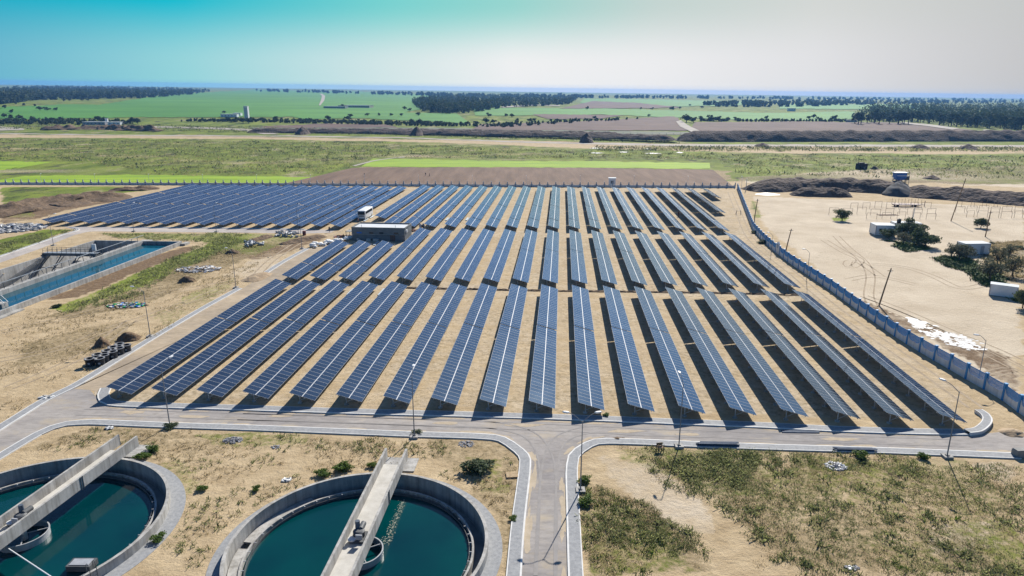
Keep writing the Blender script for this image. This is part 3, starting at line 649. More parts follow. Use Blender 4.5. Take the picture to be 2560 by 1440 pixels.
def strip_road(name, e1, e2, m, z, n=40):
    a_, b_ = resample([P(*q) for q in e1], n), resample([P(*q) for q in e2], n); o = MB(); ribbon(o, a_, b_, z, z); return struct(o.build(name, m))
strip_road('rear_road', [(200, 578), (400, 580), (640, 582), (760, 584), (826, 582)], [(160, 566.5), (300, 567.5), (450, 569), (640, 571), (800, 574), (838, 575)], PALE, 0.012)
strip_road('rear_road', [(-60, 690), (0, 657), (100, 622), (180, 590), (215, 580), (262, 576.5)], [(-60, 670), (0, 641), (90, 610), (160, 586), (192, 577.5), (204, 571)], PALE, 0.007)
for ln, sd in (([(0, 641), (90, 610), (160, 586), (192, 577), (199, 573), (194, 569), (180, 567)], 1), ([(300, 567.5), (450, 569), (640, 571), (760, 573)], 1)):
    pavement(smooth_line(PL(ln)), sd, 0.8)

# wheel tracks pressed into the sandy yard and the rough ground on the left
RUT = mat('wheel_rut', (0.27, 0.205, 0.135), (0.40, 0.315, 0.22), 0.8, 0.95)
def ruts(px, gap=1.7, w=0.30, n=2):
    c = smooth_line([P(*q) for q in px], 1.0)
    for k in range(n):
        a = offset_line(c, (k - (n - 1) / 2) * gap - w / 2); b = offset_line(c, (k - (n - 1) / 2) * gap + w / 2)
        m = MB(); ribbon(m, b, a, 0.010, 0.010); struct(m.build('wheel_track', RUT))
ruts([(2090, 590), (2120, 620), (2160, 655), (2176, 690), (2172, 740), (2190, 780)])
ruts([(2060, 600), (2110, 630), (2150, 650), (2130, 668), (2118, 662), (2125, 652), (2150, 656), (2200, 690)])
ruts([(2180, 660), (2260, 668), (2330, 690), (2400, 720), (2460, 712)])
ruts([(2150, 745), (2240, 780), (2330, 820), (2440, 870), (2560, 930)])
ruts([(2160, 740), (2260, 778), (2380, 830), (2500, 880), (2600, 930)])
ruts([(2440, 960), (2480, 935), (2530, 925), (2560, 940)], n=3, gap=.9)
ruts([(2120, 700), (2180, 690), (2240, 700), (2290, 712)])
ruts([(0, 830), (140, 800), (260, 770), (400, 735), (520, 715), (600, 700)])
ruts([(0, 900), (150, 870), (280, 820), (400, 780), (560, 720)])
ruts([(20, 970), (120, 930), (220, 880), (330, 800)])
ruts([(640, 690), (680, 650), (760, 600), (830, 585), (870, 560), (905, 530), (960, 480)], w=.4)
ruts([(2440, 1020), (2300, 920), (2100, 780), (1990, 690), (1880, 600), (1850, 540), (1825, 480)], w=.4)

# sand blown over the road edges, tyre marks at the junction
DRIFT = mat('drifted_sand', (0.38, 0.31, 0.22), (0.47, 0.39, 0.29), 1.2, 0.95)
dr = MB(); rd = random.Random(12); zz = 0.013
for ln_, sd_, n_ in ((k_nl, 1, 50), (k_nr, 1, 40), (k_far, -1, 45)):
    for _ in range(n_):
        i_ = rd.randrange(1, len(ln_) - 1); t_ = (ln_[i_ + 1] - ln_[i_ - 1]); t_.z = 0; t_.normalize(); nn = Vector((-t_.y, t_.x, 0)) * sd_
        c_ = ln_[i_] + nn * rd.uniform(.02, .45) + t_ * rd.uniform(-.6, .6); la, lb = rd.uniform(.5, 2.4), rd.uniform(.08, .34); zz += 2e-5
        dr.face([(c_.x + t_.x * la * math.cos(a_) * q_ + nn.x * lb * math.sin(a_) * q_, c_.y + t_.y * la * math.cos(a_) * q_ + nn.y * lb * math.sin(a_) * q_, zz) for a_, q_ in ((6.283 * j / 11, rd.uniform(.6, 1.25)) for j in range(11))])
for px_, py_, la, lb in ((1310, 1062, 2.2, .5), (1120, 1058, 1.6, .35), (700, 1040, 1.4, .4), (1560, 1078, 2.4, .4), (1720, 1086, 1.8, .3), (2100, 1098, 2.2, .4), (330, 1030, 1.5, .6), (480, 1042, 2.0, .4)):
    c_ = P(px_, py_); zz += 2e-5; dr.face([(c_.x + la * math.cos(6.283 * j / 13) * rd.uniform(.6, 1.2), c_.y + lb * math.sin(6.283 * j / 13) * rd.uniform(.6, 1.3), zz) for j in range(13)])
o = stuff(dr.build('sand_drifts', DRIFT)); o['label'] = 'thin sand drifts blown along the road kerbs'
TYREM = mat('tyre_mark', (0.25, 0.232, 0.22), (0.31, 0.288, 0.273), 0.7, 0.9)
def marks(px, gap, w):
    c = smooth_line([P(*q) for q in px], 1.0)
    for k in (-1, 1):
        m = MB(); ribbon(m, offset_line(c, k * gap / 2 + w / 2), offset_line(c, k * gap / 2 - w / 2), .0175 + .0005 * len(px), .0175 + .0005 * len(px)); struct(m.build('tyre_mark', TYREM))
marks([(1362, 1440), (1368, 1250), (1378, 1150), (1400, 1100), (1470, 1075), (1600, 1080), (1750, 1085)], 1.6, .22)
marks([(1366, 1440), (1370, 1250), (1362, 1140), (1320, 1085), (1220, 1062), (1050, 1056), (800, 1047), (600, 1042)], 1.6, .20)
marks([(200, 1030), (420, 1036), (700, 1045), (1000, 1055), (1300, 1066), (1600, 1078), (2000, 1094), (2400, 1108)], 1.6, .16)

# ================================================================== SOLAR TABLES
ROW_X0, ROW_P, TAB_W, TAB_RISE, TAB_LOW, SKEW = -3.354, 5.92, 3.19, 0.93, 0.82, -0.0063
TILT = math.atan2(TAB_RISE, TAB_W); MPITCH, MLEN, MWID, MGAP = 1.01, 1.63, 0.985, 0.07
def add_module(mb, s0, t0):
    """one module in the sloping plane: s down the slope, t along the row"""
    s1, t1, f, z0, z1 = s0 + MLEN, t0 + MWID, 0.024, 0.0, 0.04
    A = [(s0, t0), (s1, t0), (s1, t1), (s0, t1)]; B = [(s0 + f, t0 + f), (s1 - f, t0 + f), (s1 - f, t1 - f), (s0 + f, t1 - f)]
    for k in range(4):
        j = (k + 1) % 4
        mb.face([(*A[k], z1), (*A[j], z1), (*B[j], z1), (*B[k], z1)], 0)
        mb.face([(*A[k], z0), (*A[j], z0), (*A[j], z1), (*A[k], z1)], 0)
    mb.face([(*p, z1 - 0.004) for p in B], 1, [(0, 0), (1, 0), (1, 1), (0, 1)])
    mb.face([(*p, z0) for p in A[::-1]], 2)
BACK = mat('module_backsheet', (0.35, 0.36, 0.38), None, 1, 0.6)
_m = MB(); add_module(_m, 0, 0); MODULE_MESH = _m.mesh('solar_module', [ALU, PV, BACK])
_cache = {}
def array_mesh(n):
    if ('a', n) not in _cache:
        m = MB()
        for i in range(n):
            add_module(m, 0, i * MPITCH); add_module(m, MLEN + MGAP, i * MPITCH)
        _cache['a', n] = m.mesh('module_array', [ALU, PV, BACK])
    return _cache['a', n]
def on_slope(s, z=0.0):             # slope distance -> local x, z
    return s * math.cos(TILT) + z * math.sin(TILT), TAB_LOW + TAB_RISE - s * math.sin(TILT) + z * math.cos(TILT)
def frame_mesh(n):
    if ('f', n) not in _cache:
        m = MB(); ln = n * MPITCH
        for s in (0.35, 1.25, 2.05, 2.95):                      # purlins under the modules
            x, z = on_slope(s, -0.045); m.box((x, ln / 2, z), (0.06, ln + 0.1, 0.08))
        y = 0.9
        while y < ln:                                           # rafters and braces
            a, b = on_slope(0.1, -0.13), on_slope(3.2, -0.13)
            m.bar((a[0], y, a[1]), (b[0], y, b[1]), 0.07, 0.09)
            c = on_slope(2.3, -0.17); m.bar((0.95, y, 0.35), (c[0], y, c[1]), 0.05)
            y += 4.04
        _cache['f', n] = m.mesh('support_frame', STEEL)
    return _cache['f', n]
def rail_mesh(n):
    if ('r', n) not in _cache:
        m = MB(); x, z = on_slope(MLEN + MGAP / 2, 0.02); m.box((0, 0, 0), (MGAP - 0.01, n * MPITCH - 0.02, 0.035), 0, Matrix.Translation((x, n * MPITCH / 2, z)) @ Matrix.Rotation(TILT, 4, 'Y'))
        _cache['r', n] = m.mesh('centre_rail', [mat('bright_clamp_rail', (0.46, 0.49, 0.53), None, 1, 0.55, spec=0.3)])
    return _cache['r', n]
_l = MB(); _zt = on_slope(1.0, -0.17)[1]; _l.box((0.95, 0, _zt / 2 + 0.05), (0.09, 0.07, _zt - 0.1)); _l.lathe([(0.0, 0.16), (0.28, 0.16), (0.30, -0.05)], 10, 1, (0.95, 0, 0))
LEG_MESH = _l.mesh('leg', [STEEL, CONC])
def legs_mesh(n):
    if ('l', n) not in _cache:
        m = MB(); y = 0.9
        while y < n * MPITCH:
            m.box((0.95, y, _zt / 2 + 0.05), (0.09, 0.07, _zt - 0.1)); m.lathe([(0.0, 0.16), (0.28, 0.16), (0.30, -0.05)], 8, 1, (0.95, y, 0)); y += 4.04
        _cache['l', n] = m.mesh('leg_row', [STEEL, CONC])
    return _cache['l', n]
N_TABLES = 0
def solar_table(row, gy, n, label, single, group):
    global N_TABLES; N_TABLES += 1
    gx = ROW_X0 + (row - 10) * ROW_P; y0 = gy + SKEW * (gx - ROW_X0)
    t = thing('solar_table', label, 'solar table', site(gx, y0, 0), -YAW + random.uniform(-.0015, .0015), group); t.rotation_euler.y = random.gauss(0, .006)
    link('support_frame', frame_mesh(n), t); link('centre_rail', rail_mesh(n), t)
    x0, z0 = on_slope(0)
    if single:
        for i in range(n):
            for s in (0, MLEN + MGAP):
                o = bpy.data.objects.new('solar_module', MODULE_MESH); COL.objects.link(o); o.parent = t
                xx, zz = on_slope(s); o.location = (xx, i * MPITCH, zz); o.rotation_euler = (0, TILT, 0)
        y = 0.9
        while y < n * MPITCH:
            o = link('leg', LEG_MESH, t); o.location = (0, y, 0); y += 4.04
    else:
        o = link('module_array', array_mesh(n), t); o.location = (x0, 0, z0); o.rotation_euler = (0, TILT, 0); stuff(o)
        stuff(link('leg_row', legs_mesh(n), t))
    return t
for r in range(1, 19):
    o = ordinal(r)
    solar_table(r, 75.24, 28, f'long solar table at the front road, {o} row from the left', True, 'front block of solar tables')
    solar_table(r, 103.85, 24, f'solar table behind the front-road table, {o} row from the left', True, 'front block of solar tables')
    if r <= 3:
        solar_table(r, 131.2, 11, f'short solar table in front of the grey building, {o} row from the left', False, 'middle block of solar tables')
        solar_table(r, 142.7, 24, f'solar table reaching the grey building front, {o} row from the left', False, 'middle block of solar tables')
    else:
        solar_table(r, 132.2, 28, f'near solar table of the middle block, {o} row from the left', False, 'middle block of solar tables')
        solar_table(r, 160.8, 24, f'far solar table of the middle block, {o} row from the left', False, 'middle block of solar tables')
    for gy, n, w in ((190.9, 12, 'short nearest'), (203.6, 25, 'second'), (229.4, 25, 'third'), (255.1, 24, 'farthest')):
        if r <= 1 and n == 12: continue
        solar_table(r, gy, n, f'{w} solar table of the rear block, {o} row from the left', False, 'rear block of solar tables')
solar_table(19, 255.1, 24, 'solar table by the back wall, second row from the right wall', False, 'rear block of solar tables')
solar_table(19, 229.4, 25, 'solar table beside the right wall road, second row from the right', False, 'rear block of solar tables')
solar_table(19, 222.0, 7, 'very short solar table ending beside the bare sand at the right wall', False, 'rear block of solar tables')
solar_table(20, 255.1, 24, 'lone rightmost solar table in the corner by the back wall', False, 'rear block of solar tables')
for k in range(16):
    o = ordinal(16 - k); r = -0.55 - 0.985 * k
    for gy, n, w in ((188.9, 11, 'short nearest'), (200.4, 24, 'second'), (225.3, 24, 'third'), (250.2, 25, 'farthest')):
        solar_table(r, gy, n, f'{w} solar table of the left block, {o} row from its left', False, 'left block of solar tables')

# ================================================================== CLARIFIER TANKS
def clarifier(cx, cy, R, br_yaw, label, blabel, far_end, near_end, cover, ring=1.2):
    t = thing('clarifier_tank', label, 'tank', (cx, cy, 0), 0, 'round clarifier tanks')
    MB().lathe([(R, -3.6), (R, 0.88), (R - 0.28, 0.88), (R - 0.28, -3.6)], 96, 0, closed=True).build('tank_wall', CONC, t)
    MB().lathe([(R - 0.30, -1.0), (R - 1.25, -1.0)], 96).build('launder_floor', CONC_D, t)
    w = MB().lathe([(R - 1.22, -1.6), (R - 1.22, -0.18), (R - 1.40, -0.18), (R - 1.40, -1.6)], 96, 0, closed=True).build('weir_wall', CONC, t)
    MB().lathe([(R - 1.62, -0.75), (R - 1.62, -0.38), (R - 1.66, -0.38), (R - 1.66, -0.75)], 96, 0, closed=True).build('scum_baffle', DARKSTEEL, t)
    bm_ = MB().box((0, 0, 0), (0.26, 0.07, 0.05)).mesh('weir_bracket', GREYP)
    for k in range(48):
        a = 2 * math.pi * k / 48; o = link('weir_bracket', bm_, t); o.location = ((R - 1.50) * math.cos(a), (R - 1.50) * math.sin(a), -0.22); o.rotation_euler = (0, 0, a)
    MB().lathe([(0.0, -0.62), (R - 1.36, -0.62)], 96).build('water', WATER_T, t)
    MB().lathe([(R - 1.36, -2.0), (R - 0.40, -2.0)], 48).build('channel_bed', CONC_D, t)
    for a0, a1 in cover:
        MB().lathe([(R - 0.36, -0.5), (R - 0.36, -0.32), (R - 1.2, -0.32), (R - 1.2, -0.5)], 24, 0, closed=True, a0=rad(a0), a1=rad(a1)).build('launder_cover', CONC, t)
    f = MB().lathe([(1.95, -1.2), (1.95, -0.05), (1.88, -0.05), (1.88, -1.2)], 48, 0, closed=True).build('feed_well', STEEL, t)
    MB().lathe([(1.98, -0.07), (1.98, 0.0), (1.87, 0.0), (1.87, -0.07)], 48, 0, closed=True).build('rim', GREYP, f)
    for k in range(4):
        a = k * math.pi / 2 + 0.5; m = MB(); m.bar((0.2 * math.cos(a), 0.2 * math.sin(a), -0.1), (1.88 * math.cos(a), 1.88 * math.sin(a), -0.1), 0.07); m.build('spoke', GREYP, f)
    MB().lathe([(0, -0.7), (0.28, -0.7), (0.28, 0.95), (0, 0.95)], 16).build('shaft', STEEL, t)
    ap = MB().lathe([(R - 0.05, 0.03), (R + ring, 0.03), (R + ring, -0.1)], 96).build('apron', PAVER, t); ap['label'] = 'ring of grey pavers round the tank'
    # rungs of a ladder on the outer wall
    la = MB(); a = rad(-32)
    for s_ in (-0.25, 0.25):
        q = Vector((math.cos(a), math.sin(a), 0)); n = Vector((-q.y, q.x, 0)); b0 = q * (R + 0.12) + n * s_
        la.tube([b0, b0 + Vector((0, 0, 1.5)), b0 + Vector((0, 0, 1.7)) - q * 0.25, b0 + Vector((0, 0, 1.5)) - q * 0.5, b0 + Vector((0, 0, 0.9)) - q * 0.5], 0.03, 6)
    for k in range(4):
        la.bar(q * (R + 0.12) + n * -0.25 + Vector((0, 0, 0.25 + 0.3 * k)), q * (R + 0.12) + n * 0.25 + Vector((0, 0, 0.25 + 0.3 * k)), 0.03)
    la.build('ladder', DARKSTEEL, t)
    # the fixed bridge
    b = thing('clarifier_bridge', blabel, 'bridge', (cx, cy, 0), -br_yaw, 'concrete bridges over the clarifiers')
    L0, L1 = -near_end, far_end
    for sx in (-1, 1):
        m = MB(); x = sx * 1.06; n = 6
        for k in range(n):                                   # cast in bays with fine joints
            a_, b_ = L0 + (L1 - L0) * k / n, L0 + (L1 - L0) * (k + 1) / n
            m.box((x, (a_ + b_) / 2, 1.46), (0.22, b_ - a_ - 0.012, 1.18))
        m.build('parapet', CONC, b)
    MB().box((0, (L0 + L1) / 2 - 0.8, 1.0), (1.88, L1 - L0 - 1.6, 0.2)).build('deck', mat('deck_concrete', (0.44, 0.42, 0.38), (0.56, 0.54, 0.50), 0.9, 0.85), b)
    MB().box((0.3, L1 + 0.2, 0.05), (3.4, 2.6, 0.16)).build('landing_slab', CONC, b)
    for s_ in (-0.72, 0.72):
        for k, y in enumerate((R - 0.17,)): MB().box((s_, y, 0.885), (0.4, 0.34, 0.03)).build('bearing', DARKSTEEL, b)
    d = MB(); d.box((0, 0, 1.2), (1.15, 1.5, 0.2)); d.lathe([(0.5, 1.3), (0.5, 1.75), (0.35, 1.85), (0, 1.85)], 20, 0, (0, 0.1, 0)); d.tube([(0.1, 0.3, 1.75), (0.1, 1.2, 1.75)], 0.24, 14)
    du = d.build('drive_unit', DARKSTEEL, b)
    MB().tube([(-0.2, 0.5, 1.8), (-0.2, 0.5, 2.45)], [0.22, 0.20], 14).build('motor', mat('blue_grey_casing', (0.09, 0.11, 0.14), None, 1, 0.5), du)
    MB().box((0.25, -0.75, 1.75), (0.55, 0.12, 0.45)).build('control_box', GREYP, du)
    MB().lathe([(0.34, 1.3), (0.34, 1.42), (0, 1.42)], 20, 0, (-0.45, -0.5, 0)).build('hatch', WHITE, du)
    m = MB()
    for s_ in (-0.14, 0.14): m.bar((1.19, far_end * 0.42 + s_, 0.75), (1.19, far_end * 0.42 + s_, 2.1), 0.05)
    m.build('ladder_rails', DARKSTEEL, b)
    return t, b
tankB, bridgeB = clarifier(*TANKS[0], 0.071, 'round concrete clarifier with teal water beside the T-junction road', 'concrete walkway bridge over the clarifier beside the T-junction road', 13.6, 12.5, ((128, 172), (177, 215)))
tankA, bridgeA = clarifier(*TANKS[1], 0.130, 'round concrete clarifier cut by the left picture edge, dark teal water', 'long concrete bridge over the leftmost clarifier', 14.2, 12.5, (), 1.3)
fs = MB(); q0, q1 = Vector((5.2, 9.0, 0)), Vector((1.9, -0.5, 0))
q0 = Vector((P(1008, 1250, -.6).x + 12.9, P(1008, 1250, -.6).y - 49.7, 0)); q1 = Vector((P(962, 1362, -.6).x + 12.9, P(962, 1362, -.6).y - 49.7, 0))
for k in range(260):
    t_ = random.random(); c = q0.lerp(q1, t_) + Vector((random.gauss(0, 0.13 + 0.12 * t_), random.gauss(0, 0.1), 0)); r_ = random.uniform(0.02, 0.08); n = 5
    fs.face([(c.x + r_ * math.cos(2 * math.pi * j / n + k) * random.uniform(.5, 1.3), c.y + r_ * math.sin(2 * math.pi * j / n + k) * random.uniform(.5, 1.3), -0.612 + 0.0001 * (k % 40)) for j in range(n)])
stuff(fs.build('foam_streak', mat('scum_foam', (0.16, 0.19, 0.15), (0.26, 0.28, 0.23), 3, 0.8), tankB))
sk = MB(); a_, b_ = P(22, 1372, .35), P(125, 1440, .35); v_ = (b_ - a_)
sk.tube([Vector((-43, 52, .35)) * -1 + a_, Vector((-43, 52, .35)) * -1 + a_ + v_ * 1.6], 0.06, 6); sk.v = [(x, y, 0.35 + z) for x, y, z in sk.v]
sk.build('scum_pipe', WHITE, tankA)
bx = MB(); c_ = P(205, 1412, -.3) - Vector((-43, 52, 0)); bx.box((c_.x, c_.y, -0.3), (2.0, 1.1, 0.5)); bx.box((c_.x, c_.y, -0.02), (1.6, 0.8, 0.04), 1)
bx.build('scum_box', [DARKSTEEL, STEEL], tankA)

# ================================================================== RECTANGULAR BASIN
t = thing('settling_basin', 'long rectangular concrete basin, one channel full of blue water, one empty', 'basin', tuple(BAS_O))
def bbox(mb, u0, u1, v0, v1, z0, z1, mi=0):
    p = [bas(u0, v0) - BAS_O, bas(u1, v0) - BAS_O, bas(u1, v1) - BAS_O, bas(u0, v1) - BAS_O]; mb.prism([(q.x, q.y) for q in p][::-1], z0, z1, mi)
BL = 80.0
for nm, a in (('side_wall', (-0.45, 0, 0, BL, -0.3, 1.02)), ('middle_wall', (9.6, 10.8, 0.3, BL, -3.4, 1.0)), ('side_wall', (22.6, 23.05, 0, BL, -3.4, 0.99)), ('end_wall', (-0.45, 9.6, -0.4, 0, -0.3, 1.01)), ('end_wall', (9.6, 23.05, -0.4, 0.0, -3.4, 1.005))):
    m = MB(); bbox(m, *a); m.build(nm, CONC, t)
m = MB(); bbox(m, 10.8, 22.6, 0, BL, -3.6, -3.4); m.build('basin_floor', CONC_D, t)
m = MB(); bbox(m, 10.8, 22.6, 0, 9, -3.4, -2.2); m.build('floor_step', CONC, t)
m = MB(); bbox(m, 0, 9.6, 0, BL, 0.05, 0.10); m.build('water', WATER_B, t)
m = MB(); bbox(m, -1.6, -0.47, -2.0, 0.4, -0.1, 0.55); m.build('corner_slab', CONC, t)
m = MB(); bbox(m, -1.5, -0.47, 55, BL, -0.1, 0.25); m.build('side_step', CONC, t)
m = MB(); bbox(m, 9.0, 11.6, -3.2, -0.42, 0.0, 0.7); m.build('inlet_chamber', CONC, t)
pm = MB().box((0, 0, 0.6), (0.09, 0.09, 1.2)).box((0, 0, 1.2), (0.5, 0.06, 0.06)).mesh('rail_post', DARKSTEEL)
for k in range(26):
    o = link('rail_post', pm, t); q = bas(10.2, 1.5 + 2.3 * k) - BAS_O; o.location = (q.x, q.y, 1.0); o.rotation_euler = (0, 0, -BAS_A)
m = MB(); m.bar(bas(10.35, -1.5, 2.25) - BAS_O, bas(10.35, 62, 2.25) - BAS_O, 0.10, 0.12); m.build('conductor_rail', STEEL, t)
sc = thing('scraper_bridge', 'dark steel travelling scraper bridge spanning the empty basin channel', 'scraper', tuple(bas(16.7, 17.0)), -BAS_A)
m = MB()
for y in (-0.8, 0.8): m.box((0, y, 1.35), (13.2, 0.22, 0.55))
m.build('girder', DARKSTEEL, sc)
MB().box((0, 0, 1.66), (13.0, 1.4, 0.05)).build('walkway', STEEL, sc)
for y in (-0.85, 0.85):
    m = MB()
    for k in range(12): m.box((-6.3 + k * 1.145, y, 2.2), (0.06, 0.06, 1.1))
    for z in (2.2, 2.72): m.box((0, y, z), (12.7, 0.05, 0.05))
    m.build('handrail', DARKSTEEL, sc)
for x in (-6.3, 6.3):
    m = MB(); m.box((x, 0, 1.15), (0.7, 2.6, 0.3)); 
    for y in (-1, 1): m.tube([(x - .2, y, 1.18), (x + .2, y, 1.18)], 0.2, 12)
    m.build('end_carriage', DARKSTEEL, sc)
MB().box((5.6, 0.2, 3.0), (0.9, 0.35, 1.5)).build('control_cabinet', WHITE, sc)
m = MB()
for x in (-5.5, -2, 2, 5.5):
    m.bar((x, -0.8, 1.2), (x, -6.5, -3.2), 0.16); m.bar((x, 0.8, 1.2), (x, -3.5, -1.2), 0.12)
m.bar((-5.8, -6.6, -3.15), (5.8, -6.6, -3.15), 0.12, 0.5); m.bar((-5.5, -3.6, -1.1), (5.5, -3.6, -1.1), 0.12)
for x in (-5.5, -2, 2): m.bar((x, -3.6, -1.1), (x + 3.6, -6.5, -3.1), 0.08)
m.build('scraper_arm', DARKSTEEL, sc)
m = MB(); m.bar((-5.7, -1.5, 0.7), (-5.7, -19.0, -3.1), 0.9, 0.5); m.build('scum_chute', DARKSTEEL, sc)
vp = thing('valve_platform', 'small white-railed platform with a yellow plate at the basin edge, left border', 'platform', tuple(P(5, 772)))
m = MB()
for y in (0, 1.0): m.tube([(-2.5, y, 0.9), (-2.5, y, 2.2), (-0.4, y, 2.2), (0.6, y, 1.0)], 0.05, 6)
m.build('handrail', WHITE, vp); MB().box((-1.2, 0.5, 0.5), (3.0, 1.6, 0.9)).build('platform_block', CONC, vp); MB().box((-1.3, -0.5, 1.0), (2.2, 0.5, 0.07)).build('yellow_plate', YELLOW, vp)

# ================================================================== BOUNDARY WALLS
def along(pts, step):
    pts = [Vector((p[0], p[1], 0)) for p in pts]; out = [pts[0].copy()]; cur = pts[0].copy(); i = 1
    while i < len(pts):
        d = pts[i] - cur
        if d.length >= step: cur = cur + d.normalized() * step; out.append(cur.copy())
        else:
            # walk across the corner
            rem = step - d.length; cur2 = pts[i]; i += 1
            while i < len(pts) and (pts[i] - cur2).length < rem: rem -= (pts[i] - cur2).length; cur2 = pts[i]; i += 1
            if i >= len(pts): break
            cur = cur2 + (pts[i] - cur2).normalized() * rem; out.append(cur.copy())
    return out
PAN = 3.40
def panel_profile(n=14):
    pr = []
    for k in range(n + 1):
        x = -1 + 2 * k / n; e = max(0.0, (abs(x) - 0.42) / 0.58); pr.append((x, 0.98 + 0.72 * (1 - math.sqrt(max(0, 1 - e * e)))))
    return pr
def panel_mesh(ln):
    m = MB(); pr = panel_profile(); h = 0.07
    pts = [(x * ln / 2, z) for x, z in pr]; n = len(pts); i = len(m.v)
    for y in (-h, h): m.v += [(x, y, z) for x, z in pts] + [(x, y, -0.1) for x, z in pts]
    for k in range(n - 1):
        for f_ in ((k, k + 1, n + k + 1, n + k), (2 * n + k + 1, 2 * n + k, 3 * n + k, 3 * n + k + 1), (k + 1, k, 2 * n + k, 2 * n + k + 1)):
            m.f.append(tuple(i + q for q in f_)); m.m.append(0); m.uv.append(None)
    return m.mesh('panel', WALLP)
def railing_mesh(ln, top=2.02):
    m = MB(); n = 22
    for k in range(n):
        x = -ln / 2 + ln * (k + .5) / n; u = abs(2 * x / ln); e = max(0.0, (u - 0.42) / 0.58); z0 = 0.98 + 0.72 * (1 - math.sqrt(max(0, 1 - e * e))) - 0.05
        m.box((x, 0, (z0 + top + .1) / 2), (0.085, 0.03, top + .1 - z0))
    m.box((0, 0, top), (ln, 0.05, 0.07)); m.box((0, 0, 1.45), (ln * 0.8, 0.04, 0.05))
    return m.mesh('railing', BLUE)
PANEL_ME, RAIL_ME = panel_mesh(PAN - 0.30), railing_mesh(PAN - 0.32)
def post_mesh(h, m_): return MB().box((0, 0, h / 2 - .05), (0.32, 0.32, h + .1)).box((0, 0, h + 0.04), (0.40, 0.40, 0.08)).mesh('post', m_)
POST_R, POST_B = post_mesh(2.25, BLUE), post_mesh(2.15, mat('pale_blue_post', (0.20, 0.27, 0.36), (0.27, 0.34, 0.43), 0.7, 0.7))
def wall(label, pts, post, rail, pan=PANEL_ME):
    nodes = along(pts, PAN); w = thing('boundary_wall', label, 'wall', tuple(nodes[0]))
    for k, p in enumerate(nodes):
        q = nodes[min(k + 1, len(nodes) - 1)]; pv_ = nodes[max(k - 1, 0)]; d = q - pv_; a = math.atan2(d.y, d.x)
        o = link('post', post, w); o.location = p - nodes[0]; o.rotation_euler = (0, 0, a)
        if k + 1 < len(nodes):
            d = q - p; a = math.atan2(d.y, d.x); c = (p + q) / 2 - nodes[0]
            o = link('panel', pan, w); o.location = c; o.rotation_euler = (0, 0, a)
            if rail: o = link('railing', RAIL_ME, w); o.location = c; o.rotation_euler = (0, 0, a)
    return w, nodes
RW = [(61.0, 52), (61.4, 74.7), (62.1, 80.1), (61.7, 85.0), (61.5, 90.1), (61.2, 97.1), (61.2, 103.0), (61.6, 110.9), (62.2, 120.4), (63.0, 129.6), (63.4, 142.3), (63.9, 154.1), (64.9, 165.2), (66.7, 179.1), (69.3, 193.8), (78.8, 229.4), (93.9, 285.6)]
wall_r, nodes_r = wall('curving white scalloped wall with blue posts and blue railings on the right', RW, POST_R, True)
BW = [(93.2, 286.0), (-6.8, 289.6), (-110.2, 294.9), (-221.4, 297.3), (-330, 299)]
wall_b, nodes_b = wall('long straight white scalloped wall with blue-grey posts behind the solar rows', BW, POST_B, False)
# crest over one bay of the right wall
cr = MB(); k = min(range(len(nodes_r)), key=lambda i: abs(nodes_r[i].y - 160)); c = (nodes_r[k] + nodes_r[k + 1]) / 2; d = nodes_r[k + 1] - nodes_r[k]; a = math.atan2(d.y, d.x)
ar = [(-1.4, 1.0), (-1.4, 2.0), (-0.9, 2.0), (-0.7, 2.6), (0, 3.0), (0.7, 2.6), (0.9, 2.0), (1.4, 2.0), (1.4, 1.0)]
i = len(cr.v); n = len(ar)
for y in (-0.16, 0.16): cr.v += [(x, y, z) for x, z in ar]
for j in range(n): cr.f.append((j, (j + 1) % n, n + (j + 1) % n, n + j)); cr.m.append(0); cr.uv.append(None)
cr.f += [tuple(range(n)), tuple(range(n, 2 * n))[::-1]]; cr.m += [0, 0]; cr.uv += [None, None]
o = cr.build('gate_crest', WALLP, wall_r); o.location = c - nodes_r[0]; o.rotation_euler = (0, 0, a)
o2 = MB().tube([(0, -0.2, 1.95), (0, 0.2, 1.95)], 0.55, 20).build('medallion', GREYP, o)

# ================================================================== LAMP POSTS AND POLES
def lamp(px, py, h, arms, label, base=True, r=0.068):
    t = thing('street_lamp', label, 'street lamp', tuple(P(px, py)), 0, 'street lamps of the plant')
    MB().tube([(0, 0, 0.1), (0, 0, h * .5), (0, 0, h)], [r, r * .8, r * .55], 10).build('pole', LAMPM, t)
    if base: MB().box((0, 0, 0.08), (0.9, 0.9, 0.32)).box((0, 0, 0.28), (0.34, 0.34, 0.08), 1).build('footing', [CONC, DARKSTEEL], t)
    for az, ln in arms:
        dx, dy = math.cos(rad(az)), math.sin(rad(az)); pts = [(dx * ln * q, dy * ln * q, h - 0.15 + 0.75 * math.sin(q * 1.5)) for q in (0, .25, .5, .75, 1)]
        a = MB().tube(pts, 0.032, 8).build('arm', LAMPM, t)
        hd = MB(); M = Matrix.Translation((dx * (ln + .32), dy * (ln + .32), pts[-1][2] + 0.02)) @ Matrix.Rotation(rad(az), 4, 'Z')
        hd.lathe([(0.02, 0.12), (0.13, 0.10), (0.17, 0.02), (0.13, -0.05), (0, -0.05)], 12); hd.v = [tuple(M @ Vector((v[0] * 2.3, v[1], v[2]))) for v in hd.v]
        hd.build('lamp_head', WHITE, a)
    return t
lamp(425, 1066, 7.4, [(75, 1.3)], 'street lamp at the left kerb, in front of the second solar row')
lamp(1036, 1093, 7.4, [(90, 1.2)], 'street lamp on the verge above the middle clarifier bridge')
lamp(1451, 1228, 7.5, [(160, 1.3), (20, 1.3)], 'two-armed street lamp beside the T-junction road, on a concrete footing')
lamp(1697, 1117, 7.5, [(95, 1.2)], 'street lamp on a concrete footing beside stacked steel profiles')
